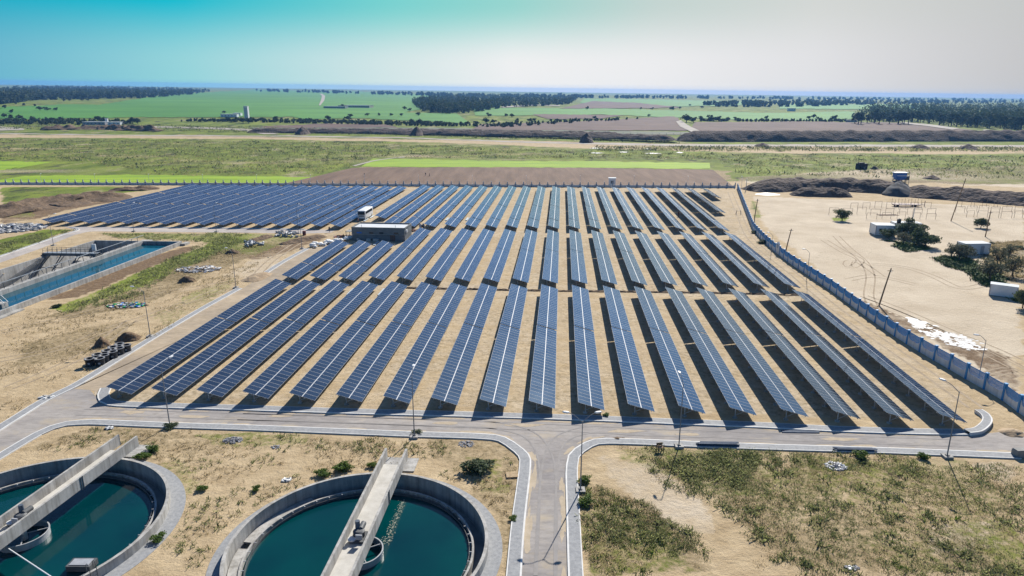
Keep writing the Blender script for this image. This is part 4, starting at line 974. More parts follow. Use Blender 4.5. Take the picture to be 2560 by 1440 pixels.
lamp(2367, 1143, 7.6, [(120, 1.5)], 'street lamp at the right end of the front road, arm bent back')
lamp(376, 842, 7.6, [(170, 1.6)], 'street lamp beside the black drums and dug soil heaps')
lamp(590, 720, 7.4, [(150, 1.3)], 'street lamp at the broken end of the left pavement')
lamp(134, 614, 7.4, [(60, 1.3)], 'street lamp left of the rectangular basin beside the rear road')
lamp(335, 579, 7.4, [(80, 1.3)], 'street lamp on the rear road, straight behind the basin end')
lamp(541, 580, 7.4, [(80, 1.3)], 'street lamp on the rear road in front of the left solar block')
lamp(755, 622, 7.4, [(120, 1.3)], 'street lamp on the sand left of the white bags')
lamp(746, 584, 7.4, [(80, 1.3)], 'street lamp on the rear road behind the pile of grey rolls')
lamp(2016, 702, 6.0, [(150, 0.9)], 'slim lamp inside the right wall below the gate crest', False, 0.06)
lamp(2446, 948, 5.6, [(160, 0.9)], 'slim lamp standing at the near stretch of the right wall', False, 0.06)
lamp(1927, 640, 5.0, [(150, 0.8)], 'slim lamp at the right wall near two shrubs', False, 0.06)
for k in range(14):
    x = 105 + 134.5 * k
    q = P(x, 460.5 + 0.0045 * x); t = thing('perimeter_lamp', f'thin white perimeter lamp at the back wall, {ordinal(k + 1)} from the left', 'lamp post', tuple(q), 0, 'thin lamps along the back wall')
    MB().tube([(0, 0, 0), (0, 0, 4.6)], [0.07, 0.05], 6).build('pole', WHITE, t); MB().box((0, 0.35, 4.6), (0.16, 0.8, 0.1)).build('lamp_head', WHITE, t)
def utility_pole(px, py, h, lean, label, m_=WOOD, cross=True):
    t = thing('utility_pole', label, 'pole', tuple(P(px, py)), 0, 'utility poles in the sandy yard')
    top = Vector((lean[0], lean[1], h)); MB().tube([(0, 0, -0.2), top * .5, top], [0.15, 0.13, 0.10], 9).build('shaft', m_, t)
    if cross:
        c = top * 0.93; MB().bar(c + Vector((-0.5, 0, 0)), c + Vector((0.5, 0, 0)), 0.09).build('crossarm', m_, t)
        MB().tube([top * .9 + Vector((.15, 0, 0)), top * .9 + Vector((.15, 0, .35))], 0.07, 8).build('insulator', WHITE, t)
utility_pole(2197, 764, 7.0, (1.4, 0.3), 'leaning wooden pole just outside the right wall by wheel tracks')
utility_pole(1964, 628, 5.6, (0.9, 0.2), 'leaning wooden pole behind the gate crest of the right wall')
utility_pole(1886, 545, 6.0, (0.5, 0.1), 'wooden pole outside the far stretch of the right wall')
utility_pole(2377, 553, 13.0, (2.6, 0.5), 'tall leaning pole with lamp arms in the sandy yard')
utility_pole(2463, 592, 7.2, (0.2, 0.0), 'upright pole beside the small round tree on the right')
utility_pole(2278, 566, 5.5, (0.2, 0.0), 'thin pole behind the tree clump in the yard', STEEL, False)
utility_pole(1864, 478, 5.0, (0.1, 0.0), 'thin post behind the back corner of the walls', STEEL, False)

# ================================================================== BUILDING AND BUS
bp_ = P(881, 601); b = thing('switchgear_building', 'flat-roofed grey building with a blue sign among the solar rows', 'building', tuple(bp_), -0.105)
BWD, BDP, BHT = 14.3, 7.2, 4.6
m = MB(); m.box((BWD / 2, BDP / 2, .875), (BWD, BDP, 1.75)); m.build('lower_wall', mat('dark_facade', (0.13, 0.145, 0.16), (0.18, 0.19, 0.20), 0.7, 0.8), b)
m = MB(); m.box((BWD / 2, BDP / 2, 2.5), (BWD + .06, BDP + .06, 1.48)); m.build('upper_wall', BLDG, b)
MB().box((BWD / 2, -0.08, 1.77), (BWD + .3, 0.25, 0.10)).build('string_course', CONC, b)
m = MB()
for x, y, dx, dy in ((BWD / 2, 0.02, BWD + .1, .24), (BWD / 2, BDP - .02, BWD + .1, .24), (0.02, BDP / 2, .24, BDP - .3), (BWD - .02, BDP / 2, .24, BDP - .3)): m.box((x, y, 3.44), (dx, dy, 0.38))
m.build('parapet', BLDG, b)
MB().box((BWD / 2, BDP / 2, 3.28), (BWD - .2, BDP - .3, 0.06)).build('roof', ROOFM, b)
for x in (2.4, 11.6): MB().tube([(x, 1.0, 3.3), (x, 1.0, 4.1)], 0.06, 6).build('roof_vent', STEEL, b)
MB().box((2.0, -0.07, 2.15), (1.35, 0.08, 0.36)).build('sign', BLUEP, b)
for x in (5.3, 8.0, 12.0):
    f_ = MB().box((x, -0.05, 2.15), (1.2, 0.06, 0.45)).build('window', DARKSTEEL, b); MB().box((x, -0.085, 2.15), (1.05, 0.03, 0.34)).build('pane', GLASS_DK, f_)
for x in (11.0,):
    f_ = MB().box((x, -0.03, .82), (1.3, 0.08, 1.62)).build('door', mat('brown_door', (0.10, 0.06, 0.045), None, 1, .6), b)
    for s_ in (-.3, .3): MB().box((x + s_, -0.085, .82), (0.45, 0.03, 1.4)).build('door_leaf', mat('door_leaf', (0.15, 0.085, 0.06), None, 1, .6), f_)
for x, w_ in ((1.8, 0.8), (4.6, 1.1), (6.6, 1.5)): MB().box((x, -0.4, 0.35), (w_, 0.6, 0.7)).build('cabinet', STEEL, b)
MB().box((BWD + 0.12, 1.6, 2.5), (0.3, 0.9, 0.7)).build('air_conditioner', WHITE, b)
MB().box((-1.2, 3.0, 2.0), (2.4, 3.0, 0.12)).build('canopy', CONC_D, b)
m = MB()
for y in (1.6, 4.4): m.bar((-2.2, y, 0), (-2.2, y, 2.25), 0.1)
m.build('canopy_post', DARKSTEEL, b)

bus_p = P(904, 551); bus = thing('minibus', 'white minibus parked facing the camera beside the left solar block', 'bus', (bus_p.x, bus_p.y, 0), -YAW)
W_, L_, H_ = 2.5, 9.0, 3.0
def rounded_body(w, l, h, z0, m_):
    bm = bmesh.new(); bmesh.ops.create_cube(bm, size=1)
    for v in bm.verts: v.co = Vector((v.co.x * w, v.co.y * l + l / 2, (v.co.z + .5) * h + z0))
    bmesh.ops.bevel(bm, geom=[e for e in bm.edges], offset=0.28, segments=4, profile=0.6, affect='EDGES')
    me = bpy.data.meshes.new('body'); bm.to_mesh(me); bm.free(); me.materials.append(m_); me.polygons.foreach_set('use_smooth', [True] * len(me.polygons)); return me
link('body', rounded_body(W_, L_, H_ - .35, 0.35, WHITE), bus)
m = MB(); m.face([(-1.02, -0.03, 1.75), (1.02, -0.03, 1.75), (0.98, 0.0, 2.72), (-0.98, 0.0, 2.72)]); m.box((0, 0.02, 2.22), (2.1, 0.06, 1.0)); m.build('windscreen', GLASS_DK, bus)
for sx in (-1, 1):
    for k in range(6): MB().box((sx * (W_ / 2 + .005), 1.3 + 1.25 * k, 2.25), (0.03, 1.12, 0.75)).build('side_window', GLASS_DK, bus)
    mr = MB(); mr.bar((sx * 1.2, 0.1, 2.5), (sx * 1.55, -0.25, 2.4), 0.05); mr.box((sx * 1.58, -0.25, 2.15), (0.12, 0.1, 0.5)); mr.build('mirror', BLACKP, bus)
    MB().box((sx * 0.9, -0.03, 0.95), (0.4, 0.06, 0.25)).build('headlight', mat('lamp_glass', (0.5, 0.5, 0.5), None, 1, .1), bus)
    for y in (1.7, 7.2):
        wh = MB().tube([(sx * 1.0, y, 0.47), (sx * 1.27, y, 0.47)], 0.47, 18).build('wheel', TYRE, bus); MB().tube([(sx * 1.26, y, 0.47), (sx * 1.285, y, 0.47)], 0.25, 12).build('rim', STEEL, wh)
MB().box((0, -0.02, 0.55), (2.3, 0.12, 0.3)).build('bumper', GREYP, bus); MB().box((0, -0.03, 1.35), (1.7, 0.05, 0.35)).build('grille', DARKSTEEL, bus)

# ================================================================== SITE CABINS
def cabin(px, py, w, d, h, rz, label, door=True):
    t = thing('site_cabin', label, 'cabin', tuple(P(px, py)), rz, 'white site cabins')
    m = MB(); m.box((0, 0, h / 2 + .12), (w, d, h)); m.build('wall', WHITE, t)
    m = MB(); m.box((0, 0, h + .17), (w + .16, d + .16, .1)); m.build('roof', ROOFM, t)
    m = MB()
    for x in (-w / 2, w / 2):
        for y in (-d / 2, d / 2): m.box((x, y, h / 2 + .1), (.14, .14, h + .05))
    m.build('corner_post', GREYP, t); MB().box((0, 0, 0.05), (w - .3, d - .3, .2)).build('skid', DARKSTEEL, t)
    if door:
        MB().box((w * .2, -d / 2 - .02, 1.15), (.85, .06, 1.95)).build('door', GREYP, t)
        f_ = MB().box((-w * .25, -d / 2 - .02, 1.6), (.9, .06, .8)).build('window', GREYP, t); MB().box((-w * .25, -d / 2 - .055, 1.6), (.75, .03, .65)).build('pane', GLASS_DK, f_)
    return t
cabin(2204, 586, 5.0, 4.2, 2.7, -0.12, 'white site cabin left of the tree clump in the yard')
cabin(2262, 580, 7.0, 3.0, 2.6, -0.12, 'long white cabin behind the tree clump with a dark tank on top')
tk = thing('water_tank', 'dark water tank on the roof of the cabin behind the trees', 'tank', tuple(P(2243, 583) + Vector((0, 0, 2.83)))); MB().lathe([(0, 0), (.55, 0), (.55, 1.1), (.3, 1.25), (0, 1.25)], 16).build('drum', BLACKP, tk)
MB().lathe([(.2, 1.25), (.2, 1.34), (0, 1.34)], 10).build('lid', BLACKP, tk)
cabin(2430, 634, 6.2, 3.0, 2.6, 0.06, 'white cabin with a dark window standing among grey olive trees')
cabin(2506, 740, 4.3, 2.0, 2.1, -0.62, 'white container alone on the sand near the right border', False)

# ================================================================== TREES AND SHRUBS
def leaf_cloud(n, centers, rads, size, seed, flat=0.75):
    r = np.random.default_rng(seed); C = np.array(centers, float); R_ = np.array(rads, float)
    k = r.choice(len(C), n, p=R_ ** 2 / (R_ ** 2).sum())
    d = r.normal(size=(n, 3)); d /= np.linalg.norm(d, axis=1)[:, None]; q = r.random(n) ** 0.42
    pos = C[k] + d * (R_[k] * q)[:, None] * np.array([1, 1, flat])
    a = r.normal(size=(n, 3)); a /= np.linalg.norm(a, axis=1)[:, None]; b_ = np.cross(a, r.normal(size=(n, 3))); b_ /= np.linalg.norm(b_, axis=1)[:, None]
    s = size * r.uniform(0.55, 1.35, n)[:, None]
    V = np.stack([pos - a * s - b_ * s * .5, pos + a * s * .2 - b_ * s * .7, pos + a * s, pos + b_ * s * .6], 1).reshape(-1, 3)
    return V, np.arange(4 * n).reshape(-1, 4)
def tree_meshes(seed, h, rx, nleaf, lsize, lm, nclump=9, trunk=True, zlo=.34):
    r = random.Random(seed); cs, rs = [], []; m = MB()
    th = h * .30; m.tube([(0, 0, -0.2), (r.uniform(-.1, .1), 0, th * .5), (r.uniform(-.15, .15), r.uniform(-.1, .1), th)], [h * .040, h * .032, h * .024], 8)
    for k in range(nclump):
        a = 2 * math.pi * k / nclump + r.uniform(-.4, .4); q = r.uniform(.10, .72) * rx; z = r.uniform(zlo, .84) * h * (1.06 - .28 * q / rx)
        c = (q * math.cos(a), q * math.sin(a), z); cs.append(c); rs.append(r.uniform(.30, .52) * rx)
        if trunk: m.tube([(0, 0, th * r.uniform(.55, 1.0)), (c[0] * .5, c[1] * .5, th + (z - th) * .55), c], [h * .020, h * .013, h * .006], 5)
    V, Q = leaf_cloud(nleaf, cs, rs, lsize, seed)
    return m.mesh('trunk', BARK), np_mesh('crown', V, Q, lm)
TREE_V = {}
def tree(kind, var, px, py, s, label, group=None, land=False, name='tree', rz=None):
    key = (kind, var)
    if key not in TREE_V:
        TREE_V[key] = {'olive': lambda: tree_meshes(10 + var, 4.0, 2.5, 2300, .16, LEAF, 15),
                       'grey': lambda: tree_meshes(30 + var, 4.0, 2.3, 1100, .14, LEAF2, 12),
                       'far': lambda: tree_meshes(50 + var, 7.0, 3.4, 420, .55, LEAFF, 9),
                       'pine': lambda: tree_meshes(70 + var, 11.0, 3.3, 420, .60, LEAFF, 9),
                       'shrub': lambda: tree_meshes(90 + var, 1.15, .9, 900, .10, LEAFB, 12, zlo=.14),
                       'dshrub': lambda: tree_meshes(95 + var, 1.2, 1.2, 1000, .11, LEAF, 12, zlo=.14)}[kind]()
    q = T(px, py) if land else P(px, py)
    t = thing(name, label, 'shrub' if 'shrub' in name else 'tree', tuple(q), random.uniform(0, 6.28) if rz is None else rz, group); t.scale = (s * random.uniform(.9, 1.15), s * random.uniform(.9, 1.15), s * random.uniform(.85, 1.1) * (.62 if name == 'shrub' else .82 if kind == 'far' else 1)); t.scale.x *= 1.2 if kind == 'far' else 1
    tr, crn = TREE_V[key]; link('trunk', tr, t); link('crown', crn, t); return t
G_Y = 'trees in the sandy yard'
tree('olive', 0, 2105, 552, 1.07, 'round dark tree alone on the sand left of the cabins', G_Y)
tree('olive', 1, 2222, 597, 0.96, 'dark tree nearest the white cabin in the clump', G_Y)
tree('olive', 2, 2262, 592, 1.38, 'tallest dark tree at the back of the clump', G_Y)
tree('olive', 0, 2287, 598, 1.27, 'dark tree at the rear right of the clump', G_Y)
tree('olive', 1, 2312, 617, 1.32, 'large bushy dark tree at the right end of the clump', G_Y)
tree('olive', 2, 2296, 612, 1.12, 'dark tree in the middle of the clump front', G_Y)
tree('grey', 0, 2258, 611, 0.86, 'small grey-green tree in front of the clump', G_Y)
tree('olive', 1, 2452, 570, 0.96, 'small round tree beside the upright pole on the right', G_Y)
tree('grey', 1, 2378, 643, 1.02, 'grey olive tree left of the cabin with the dark window', G_Y)
tree('grey', 2, 2398, 650, 1.12, 'grey olive tree in front of the cabin with the dark window', G_Y)
tree('grey', 0, 2416, 647, 0.96, 'grey olive tree at the corner of the window cabin', G_Y)
tree('grey', 1, 2472, 700, 1.38, 'larger grey olive tree standing on the green verge', G_Y)
tree('grey', 2, 2492, 662, 1.02, 'thin grey olive tree right of the window cabin', G_Y)
tree('grey', 0, 2530, 690, 1.07, 'thin grey olive tree at the right border above the container', G_Y)
tree('grey', 2, 2520, 650, 0.92, 'small grey olive tree farther back at the right border', G_Y)
tree('olive', 0, 2556, 770, 0.81, 'dark small tree cut by the right border near the container', G_Y)
tree('dshrub', 0, 2480, 611, .9, 'spiky dark shrub on the sand behind the window cabin', None, name='shrub')
tree('dshrub', 1, 2548, 622, 1.1, 'dark shrub at the right border behind the olives', None, name='shrub')
tree('dshrub', 0, 1889, 583, 1.3, 'dark shrub against the right wall, farther of two', None, name='shrub')
tree('dshrub', 1, 1911, 608, 1.5, 'dark shrub against the right wall, nearer of two', None, name='shrub')
for k, (x, y, s, kd, lb) in enumerate((
    (858, 1176, 1.15, 'shrub', 'bright green round shrub behind the middle clarifier rim'), (808, 1190, .95, 'shrub', 'bright green shrub at the left of the two clarifier shrubs'), (932, 1166, .6, 'shrub', 'small green shrub against the bridge end'),
    (382, 1128, .9, 'shrub', 'green shrub by the landing slab of the left bridge'), (360, 1146, .95, 'shrub', 'green shrub touching the left clarifier rim'), (1192, 1178, 1.7, 'dshrub', 'wide dark shrub left of the wooden pallet'),
    (428, 1068, .8, 'dshrub', 'dark shrub at the foot of the left street lamp'), (508, 1225, .7, 'shrub', 'green shrub alone on the sand between the clarifiers'), (396, 1352, .75, 'shrub', 'green shrub low beside the left clarifier ladder'),
    (1460, 1205, .8, 'shrub', 'yellow-green shrub beside the two-armed lamp footing'), (1462, 1260, 1.0, 'shrub', 'green shrub by the side road below the lamp footing'), (2150, 1143, 1.0, 'shrub', 'bright green shrub below the steel profiles on the right verge'),
    (2310, 1146, .9, 'shrub', 'bright green shrub left of the right end lamp'), (1515, 1040, .6, 'shrub', 'small green bush between solar tables by the front pavement'), (1283, 1300, .5, 'shrub', 'small green shrub against the side road pavement'),
    (142, 768, .9, 'dshrub', 'dark shrub at the lower end of the green strip by the basin'), (1040, 1085, .6, 'dshrub', 'low dark shrub around the foot of the middle lamp'), (640, 1225, .6, 'shrub', 'low green shrub left of the middle clarifier rim'))):
    tree(kd, k % 3, x, y, s, lb, 'shrubs on the verges', name='shrub')

# weeds: thousands of small tufts, nobody could count them
def weeds(name, m_, n, polys, h, spread, blades, seed, keep=.42, hard=None):
    r = np.random.default_rng(seed); V = []; out = []
    for pl, share in polys:
        w = np.array(W2(pl)); lo, hi = w.min(0), w.max(0); cnt = int(n * share); pts = np.zeros((0, 2))
        while len(pts) < cnt:
            q = r.uniform(lo, hi, (cnt * 2, 2)); qj = q + np.stack([fbm(q[:, 0] / 5, q[:, 1] / 5, 77) - .5, fbm(q[:, 0] / 5, q[:, 1] / 5, 88) - .5], -1) * 9; ok = pip(qj[:, 0], qj[:, 1], [tuple(z) for z in w]); f_ = fbm(q[:, 0] / 3.2, q[:, 1] / 3.2, seed + 5) * .6 + fbm(q[:, 0] / 9, q[:, 1] / 9, seed + 9) * .4
            ok &= (f_ + r.uniform(-.09, .09, len(f_))) > keep; ok &= pip(q[:, 0], q[:, 1], W2(hard)) if hard else True; pts = np.vstack([pts, q[ok]])
        out.append(pts[:cnt])
    p = np.vstack(out)
    for cx_, cy_, cr_ in TANKS: p = p[np.hypot(p[:, 0] - cx_, p[:, 1] - cy_) > cr_ + 1.8]
    N = len(p); B = blades; k = N * B; base = np.repeat(p, B, 0) + r.normal(0, spread, (k, 2)); a = r.uniform(0, 2 * np.pi, k)
    hh = h * r.uniform(.4, 1.3, k) * np.repeat(r.uniform(.6, 1.3, N), B); wd = hh * r.uniform(.10, .26, k); ln = hh * r.uniform(.4, 1.5, k)
    dx, dy = np.cos(a), np.sin(a); zb = hgt(base[:, 0], base[:, 1]); z0 = zb - .02; rb = r.uniform(0, 2 * np.pi, k); lx, ly = np.cos(rb) * ln, np.sin(rb) * ln
    V = np.stack([np.stack([base[:, 0] - dx * wd, base[:, 1] - dy * wd, z0], -1), np.stack([base[:, 0] + dx * wd, base[:, 1] + dy * wd, z0], -1), np.stack([base[:, 0] + lx + dx * wd * .8, base[:, 1] + ly + dy * wd * .8, zb + hh * .8], -1), np.stack([base[:, 0] + lx * 1.1 - dx * wd * .4, base[:, 1] + ly * 1.1 - dy * wd * .4, zb + hh], -1)], 1).reshape(-1, 3)
    return stuff(link(name, np_mesh(name, V, np.arange(4 * k).reshape(-1, 4), m_)))
HARD = [(1452, 1480), (1446, 1200), (1462, 1135), (1505, 1112), (2540, 1147), (2700, 1200), (2700, 1520)]
RV1 = [(1447, 1440), (1442, 1200), (1500, 1190), (1620, 1270), (1720, 1340), (1790, 1440)]
RV2 = [(1500, 1112), (1800, 1125), (2500, 1146), (2600, 1200), (2600, 1480), (2000, 1480), (1860, 1340), (1760, 1240), (1600, 1160)]
RV3 = [(1790, 1125), (1960, 1150), (1960, 1235), (1800, 1238), (1700, 1180)]
o = weeds('weeds', WEED, 5200, [(RV1, .18), (RV2, .64), (RV3, .18)], .125, .20, 9, 101, .54, HARD); o['label'] = 'grey-green weeds covering the sand right of the side road'
o = weeds('dry_weeds', DRYW, 4600, [(RV1, .26), (RV2, .74)], .11, .22, 8, 202, .50, HARD); o['label'] = 'dry straw-coloured weeds on the right foreground'
o = weeds('weed_clumps', WEED, 330, [(RV1, .12), (RV2, .65), (RV3, .25)], .24, .34, 46, 909, .50, HARD); o['label'] = 'taller weed clumps dotted over the right foreground'
o = weeds('green_tufts', LEAFB, 160, [(RV1, .45), (RV2, .55)], .18, .24, 20, 919, .45, HARD); o['label'] = 'bright green tufts among the weeds of the right foreground'
LV = [([(0, 1160), (240, 1068), (640, 1085), (1250, 1108), (1295, 1150), (1285, 1440), (1240, 1440), (1215, 1280), (1020, 1160), (850, 1170), (640, 1260), (540, 1420), (430, 1440), (440, 1200), (330, 1120), (100, 1140)], 1.0)]
o = weeds('verge_weeds', DRYW, 1500, LV, .15, .12, 6, 303, .52); o['label'] = 'thin dry weeds on the sand round the clarifiers'
o = weeds('verge_grass', WEED, 600, LV, .20, .14, 8, 404, .60); o['label'] = 'scattered green weeds on the sand round the clarifiers'
o = weeds('field_weeds', WEED, 2600, [([(120, 790), (240, 735), (440, 640), (560, 590), (640, 598), (520, 645), (330, 745)], .6), ([(0, 610), (130, 574), (185, 577), (0, 640)], .2), ([(260, 584), (640, 586), (560, 612), (300, 598)], .2)], .35, .3, 5, 505, .40); o['label'] = 'green weeds on the land round the rectangular basin'
o = weeds('sand_tufts', DRYW, 2200, [([(0, 800), (330, 730), (560, 610), (700, 620), (560, 740), (380, 840), (120, 990), (0, 1050)], 1.0)], .22, .25, 5, 606, .52); o['label'] = 'dry tufts on the rough sand left of the field'
GRN = mat('verge_green', (0.085, 0.16, 0.015), (0.15, 0.24, 0.03), .8, .8, island=.3, upn=.75)
o = weeds('green_verge', GRN, 3600, [([(2352, 642), (2400, 640), (2560, 722), (2560, 762), (2430, 694), (2362, 660)], .85), ([(2210, 600), (2330, 620), (2270, 632)], .15)], .35, .3, 6, 707, .30); o['label'] = 'bright green verge under the olive trees at the right'
o = weeds('yard_weeds', DRYW, 2000, [([(2440, 612), (2560, 604), (2560, 716), (2460, 668)], 1.0)], .35, .3, 5, 808, .42); o['label'] = 'dry weeds under the olive trees at the right border'
MEAD = [(-100, 350), (900, 357), (1500, 380), (2100, 388), (2700, 392), (2700, 450), (2200, 442), (1880, 440), (1790, 398), (930, 395), (880, 418), (760, 438), (380, 438), (200, 404), (-100, 400)]
o = weeds('meadow_scrub', WEED, 5200, [(MEAD, 1.0)], .75, 1.6, 7, 1001, .50); o['label'] = 'olive scrub dotted over the meadow behind the back wall'
o = weeds('meadow_bushes', LEAF, 1100, [(MEAD, 1.0)], .9, 1.5, 8, 1002, .56); o['label'] = 'dark low bushes dotted over the meadow behind the back wall'
o = weeds('meadow_straw', DRYW, 2600, [(MEAD, 1.0)], .55, 2.2, 7, 1003, .52); o['label'] = 'dry straw patches in the meadow behind the back wall'
BAND = [([(-100, 318), (700, 327), (1500, 344), (1700, 351), (1700, 360), (1300, 349), (600, 337), (-100, 331)], .65), ([(1480, 367), (2100, 368), (2700, 370), (2700, 379), (1500, 378)], .35)]
o = weeds('bank_scrub', WEED, 2600, BAND, 1.0, 2.4, 8, 1004, .48); o['label'] = 'olive scrub on the strips along the far canal road'
o = weeds('bank_bushes', LEAF, 900, BAND, 1.2, 2.0, 8, 1005, .54); o['label'] = 'dark low bushes along the far canal road'

# ================================================================== HEAPS, BANKS AND RUBBLE
def heap(name, label, pts, w, h, m_, seed=0, land=False, cat='heap', nseg=None, group=None, rough=.35, fq=.24):
    """a ridge of tipped earth along a line of sighted points"""
    W = [T(*p) if land else P(*p) for p in pts]
    ln = sum((b - a).length for a, b in zip(W, W[1:])); n = nseg or min(260, max(14, int(ln / max(w * .07, .15)))); line = []
    d = [0]
    for a, b in zip(W, W[1:]): d.append(d[-1] + (b - a).length)
    for i in range(n + 1):
        s = max(d[-1] * i / n, 1e-6); k = max(j for j in range(len(d) - 1) if d[j] <= s + 1e-9) if len(W) > 1 else 0
        line.append(W[k].lerp(W[k + 1], min(1, (s - d[k]) / max(d[k + 1] - d[k], 1e-9))))
    mS = 22; V = []
    for i, c in enumerate(line):
        a = line[max(i - 1, 0)]; b = line[min(i + 1, n)]; t = (b - a); t.z = 0; t.normalize(); nx_ = Vector((-t.y, t.x, 0))
        e = min(i, n - i) / max(1.0, min(n / 2, w / 2 / max(ln / n, .01))); e = min(1, e) ** .5
        for j in range(mS + 1):
            q = -1 + 2 * j / mS; p = c + nx_ * q * w / 2 * (0.55 + .45 * e) * (1 + rough * (float(vnoise(i * .25, j * .3, seed + 3)) - .5))
            z = h * e * max(0, 1 - abs(q) ** 1.35) * (1 - rough * 1.2 + 2.4 * rough * float(fbm(p.x / (w * fq), p.y / (w * fq), seed, 6))) - .04
            V.append((p.x - W[0].x, p.y - W[0].y, max(z, -.25) if 0 < j < mS else -.25))
    idx = np.arange(len(V)).reshape(n + 1, mS + 1); Q = np.stack([idx[:-1, :-1], idx[:-1, 1:], idx[1:, 1:], idx[1:, :-1]], -1).reshape(-1, 4)
    o = link(name, np_mesh(name, np.array(V), Q, m_, smooth=True)); o.location = W[0]; return tag(o, label, cat, group)
heap('dirt_heap', 'brown dirt heap behind the black drums, left of two', [(236, 868), (276, 860)], 3.0, 1.5, SOIL, 1)
heap('dirt_heap', 'brown lumpy dirt heap beside the street lamp, right of two', [(292, 850), (352, 846)], 3.0, 1.3, SOIL, 2)
heap('dirt_heap', 'small dark dirt heap in front of white scrap, left of the field', [(445, 706), (490, 702)], 2.6, 1.1, SOIL, 3)
heap('dirt_heap', 'pair of dirt humps left of the grey roll pile', [(562, 634), (600, 632)], 3.0, 1.0, SOIL, 4)
heap('dirt_heap', 'low brown ridge in front of the grey building', [(700, 612), (760, 600), (812, 590)], 4.0, .7, SOIL, 5)
heap('dirt_heap', 'brown ridge left of the rear grey pile', [(620, 606), (680, 590)], 3.5, .8, SOIL, 6)
heap('sand_heap', 'raked sand heap at the pavement break beside the left road', [(618, 706), (668, 682)], 5.0, .7, SANDM, 7)
heap('sand_heap', 'clawed sand heap at the right end of the front road', [(2505, 1085), (2552, 1078)], 2.6, .5, SANDM, 8)
heap('soil_ridge', 'low ridge of turned soil across the lanes between front and middle blocks', [(1010, 720), (1400, 728), (1750, 732), (2010, 738)], 1.3, .28, SOIL, 19, rough=.6)
heap('spoil_mounds', 'brown spoil mounds along the far left edge, behind the basin road', [(-40, 545), (80, 515), (200, 500), (330, 490)], 22, 2.2, SOIL, 9, rough=.8, fq=.10)
heap('spoil_mounds', 'low brown spoil ridge near the left end of the back wall', [(270, 477), (400, 471)], 12, 1.3, SOIL, 10, rough=.7, fq=.12)
heap('spoil_bank', 'long dark spoil bank beyond the yard, left of the blue machine', [(1866, 476), (1990, 471), (2110, 473), (2270, 482)], 19, 4.6, SOILDK, 11, rough=.22, fq=.16)
heap('spoil_bank', 'dark spoil heap row in front of the long bank', [(1975, 487), (2060, 489), (2130, 491)], 10, 3.0, SOILDK, 12, rough=.22, fq=.2)
heap('spoil_bank', 'long dark spoil bank right of the blue machine', [(2235, 484), (2400, 496), (2560, 508), (2760, 520)], 18, 4.0, SOILDK, 13, rough=.2, fq=.16)
heap('grey_ramp', 'dark grey ramp of dumped material below the blue machine', [(2243, 492), (2246, 470)], 13, 4.2, mat('dark_grey_fill', (.06, .06, .065), (.09, .09, .095), .3, .95), 14)
GB = 'earth banks along the far canal'
heap('canal_bank', 'dark embankment of the canal on the right under the ploughed field', [(1690, 352), (2000, 352), (2350, 351), (2700, 352), (3300, 354)], 30, 8.5, SOILDK, 15, True, group=GB, rough=.14)
heap('canal_bank', 'reddish dark bank of the canal left of centre', [(620, 331), (900, 333), (1180, 340), (1420, 346), (1690, 356)], 18, 4.0, SOILDK, 16, True, group=GB, rough=.18)
heap('canal_bank', 'far dark bank behind the canal in the centre', [(800, 329), (1100, 333), (1300, 338), (1560, 345)], 16, 3.6, SOILDK, 17, True, group=GB, rough=.2)
heap('canal_bank', 'brown rough bank at the far left', [(100, 325), (250, 322), (400, 328)], 20, 4, SOIL, 18, True, group=GB, rough=.7)
GM = 'cone heaps along the far canal road'
for k, (x, y, w, h, lb) in enumerate(((757, 335, 24, 7, 'dark cone heap with a sandy side by the far road, left'), (1043, 338, 24, 8, 'dark cone heap by the far road, centre'), (1466, 356, 21, 8, 'dark cone heap by the far road, right of centre'), (1905, 366, 16, 3, 'low dark heap on the pale canal road'), (2300, 371, 24, 3.6, 'wide low heap on the pale canal road, right'), (2420, 373, 22, 3.6, 'second wide low heap on the pale canal road, far right'))):
    heap('cone_heap', lb, [(x - 17, y), (x + 17, y)], w, h, SOILDK, 30 + k, True, group=GM)
db = thing('dark_tank', 'small black boxy tank alone on the pale rough land, top right', 'tank', tuple(T(2153, 423)), .2); db.scale = (.5, .5, .6); m = MB(); m.prism([(-5, -3.4), (4.6, -3.4), (5, 3), (-4.6, 3.4)], 0, 5.0); m.box((-1, 0, 5.4), (5.5, 4, .9)); m.build('body', mat('tarred_sheet', (.012, .012, .014), (.03, .03, .034), .4, .8, .4, 1), db); MB().box((1.2, -3.5, 1.4), (2.2, .2, 2.6)).build('hatch', DARKSTEEL, db)
heap('dark_bale', 'low dark heap right of the black lump', [(2176, 423), (2196, 423)], 5, 1.6, SOILDK, 41, True)
heap('scrub_heap', 'dark low hump on rough land right of the blue machine', [(2310, 445), (2350, 449)], 8, 1.6, SOILDK, 42, True)

def rubble(name, label, px, py, rx, ry, n, size, mats, seed, cat='rubble', flat=.5, hgt_=.5):
    r = random.Random(seed); m = MB(); c = P(px, py)
    for k in range(n):
        a, q = r.uniform(0, 6.28), math.sqrt(r.random()); x, y = rx * q * math.cos(a), ry * q * math.sin(a); s = size * r.uniform(.4, 1.4); z = max(0, (1 - q)) * hgt_ * r.random()
        M = Matrix.Translation((x, y, z + s * flat * .3)) @ Matrix.Rotation(r.uniform(0, 6.28), 4, 'Z') @ Matrix.Rotation(r.uniform(-.5, .5), 4, 'X')
        m.box((0, 0, 0), (s, s * r.uniform(.5, 1), s * flat * r.uniform(.4, 1)), r.randrange(len(mats)), M)
    o = m.build(name, mats); o.location = c; stuff(o); o['label'] = label; return o
GRAVEL = mat('grey_rubble', (.22, .22, .235), (.36, .36, .38), 3, .9, island=.35); SCRAPW = mat('white_scrap', (.58, .58, .57), (.70, .70, .69), 1, .7, island=.2)
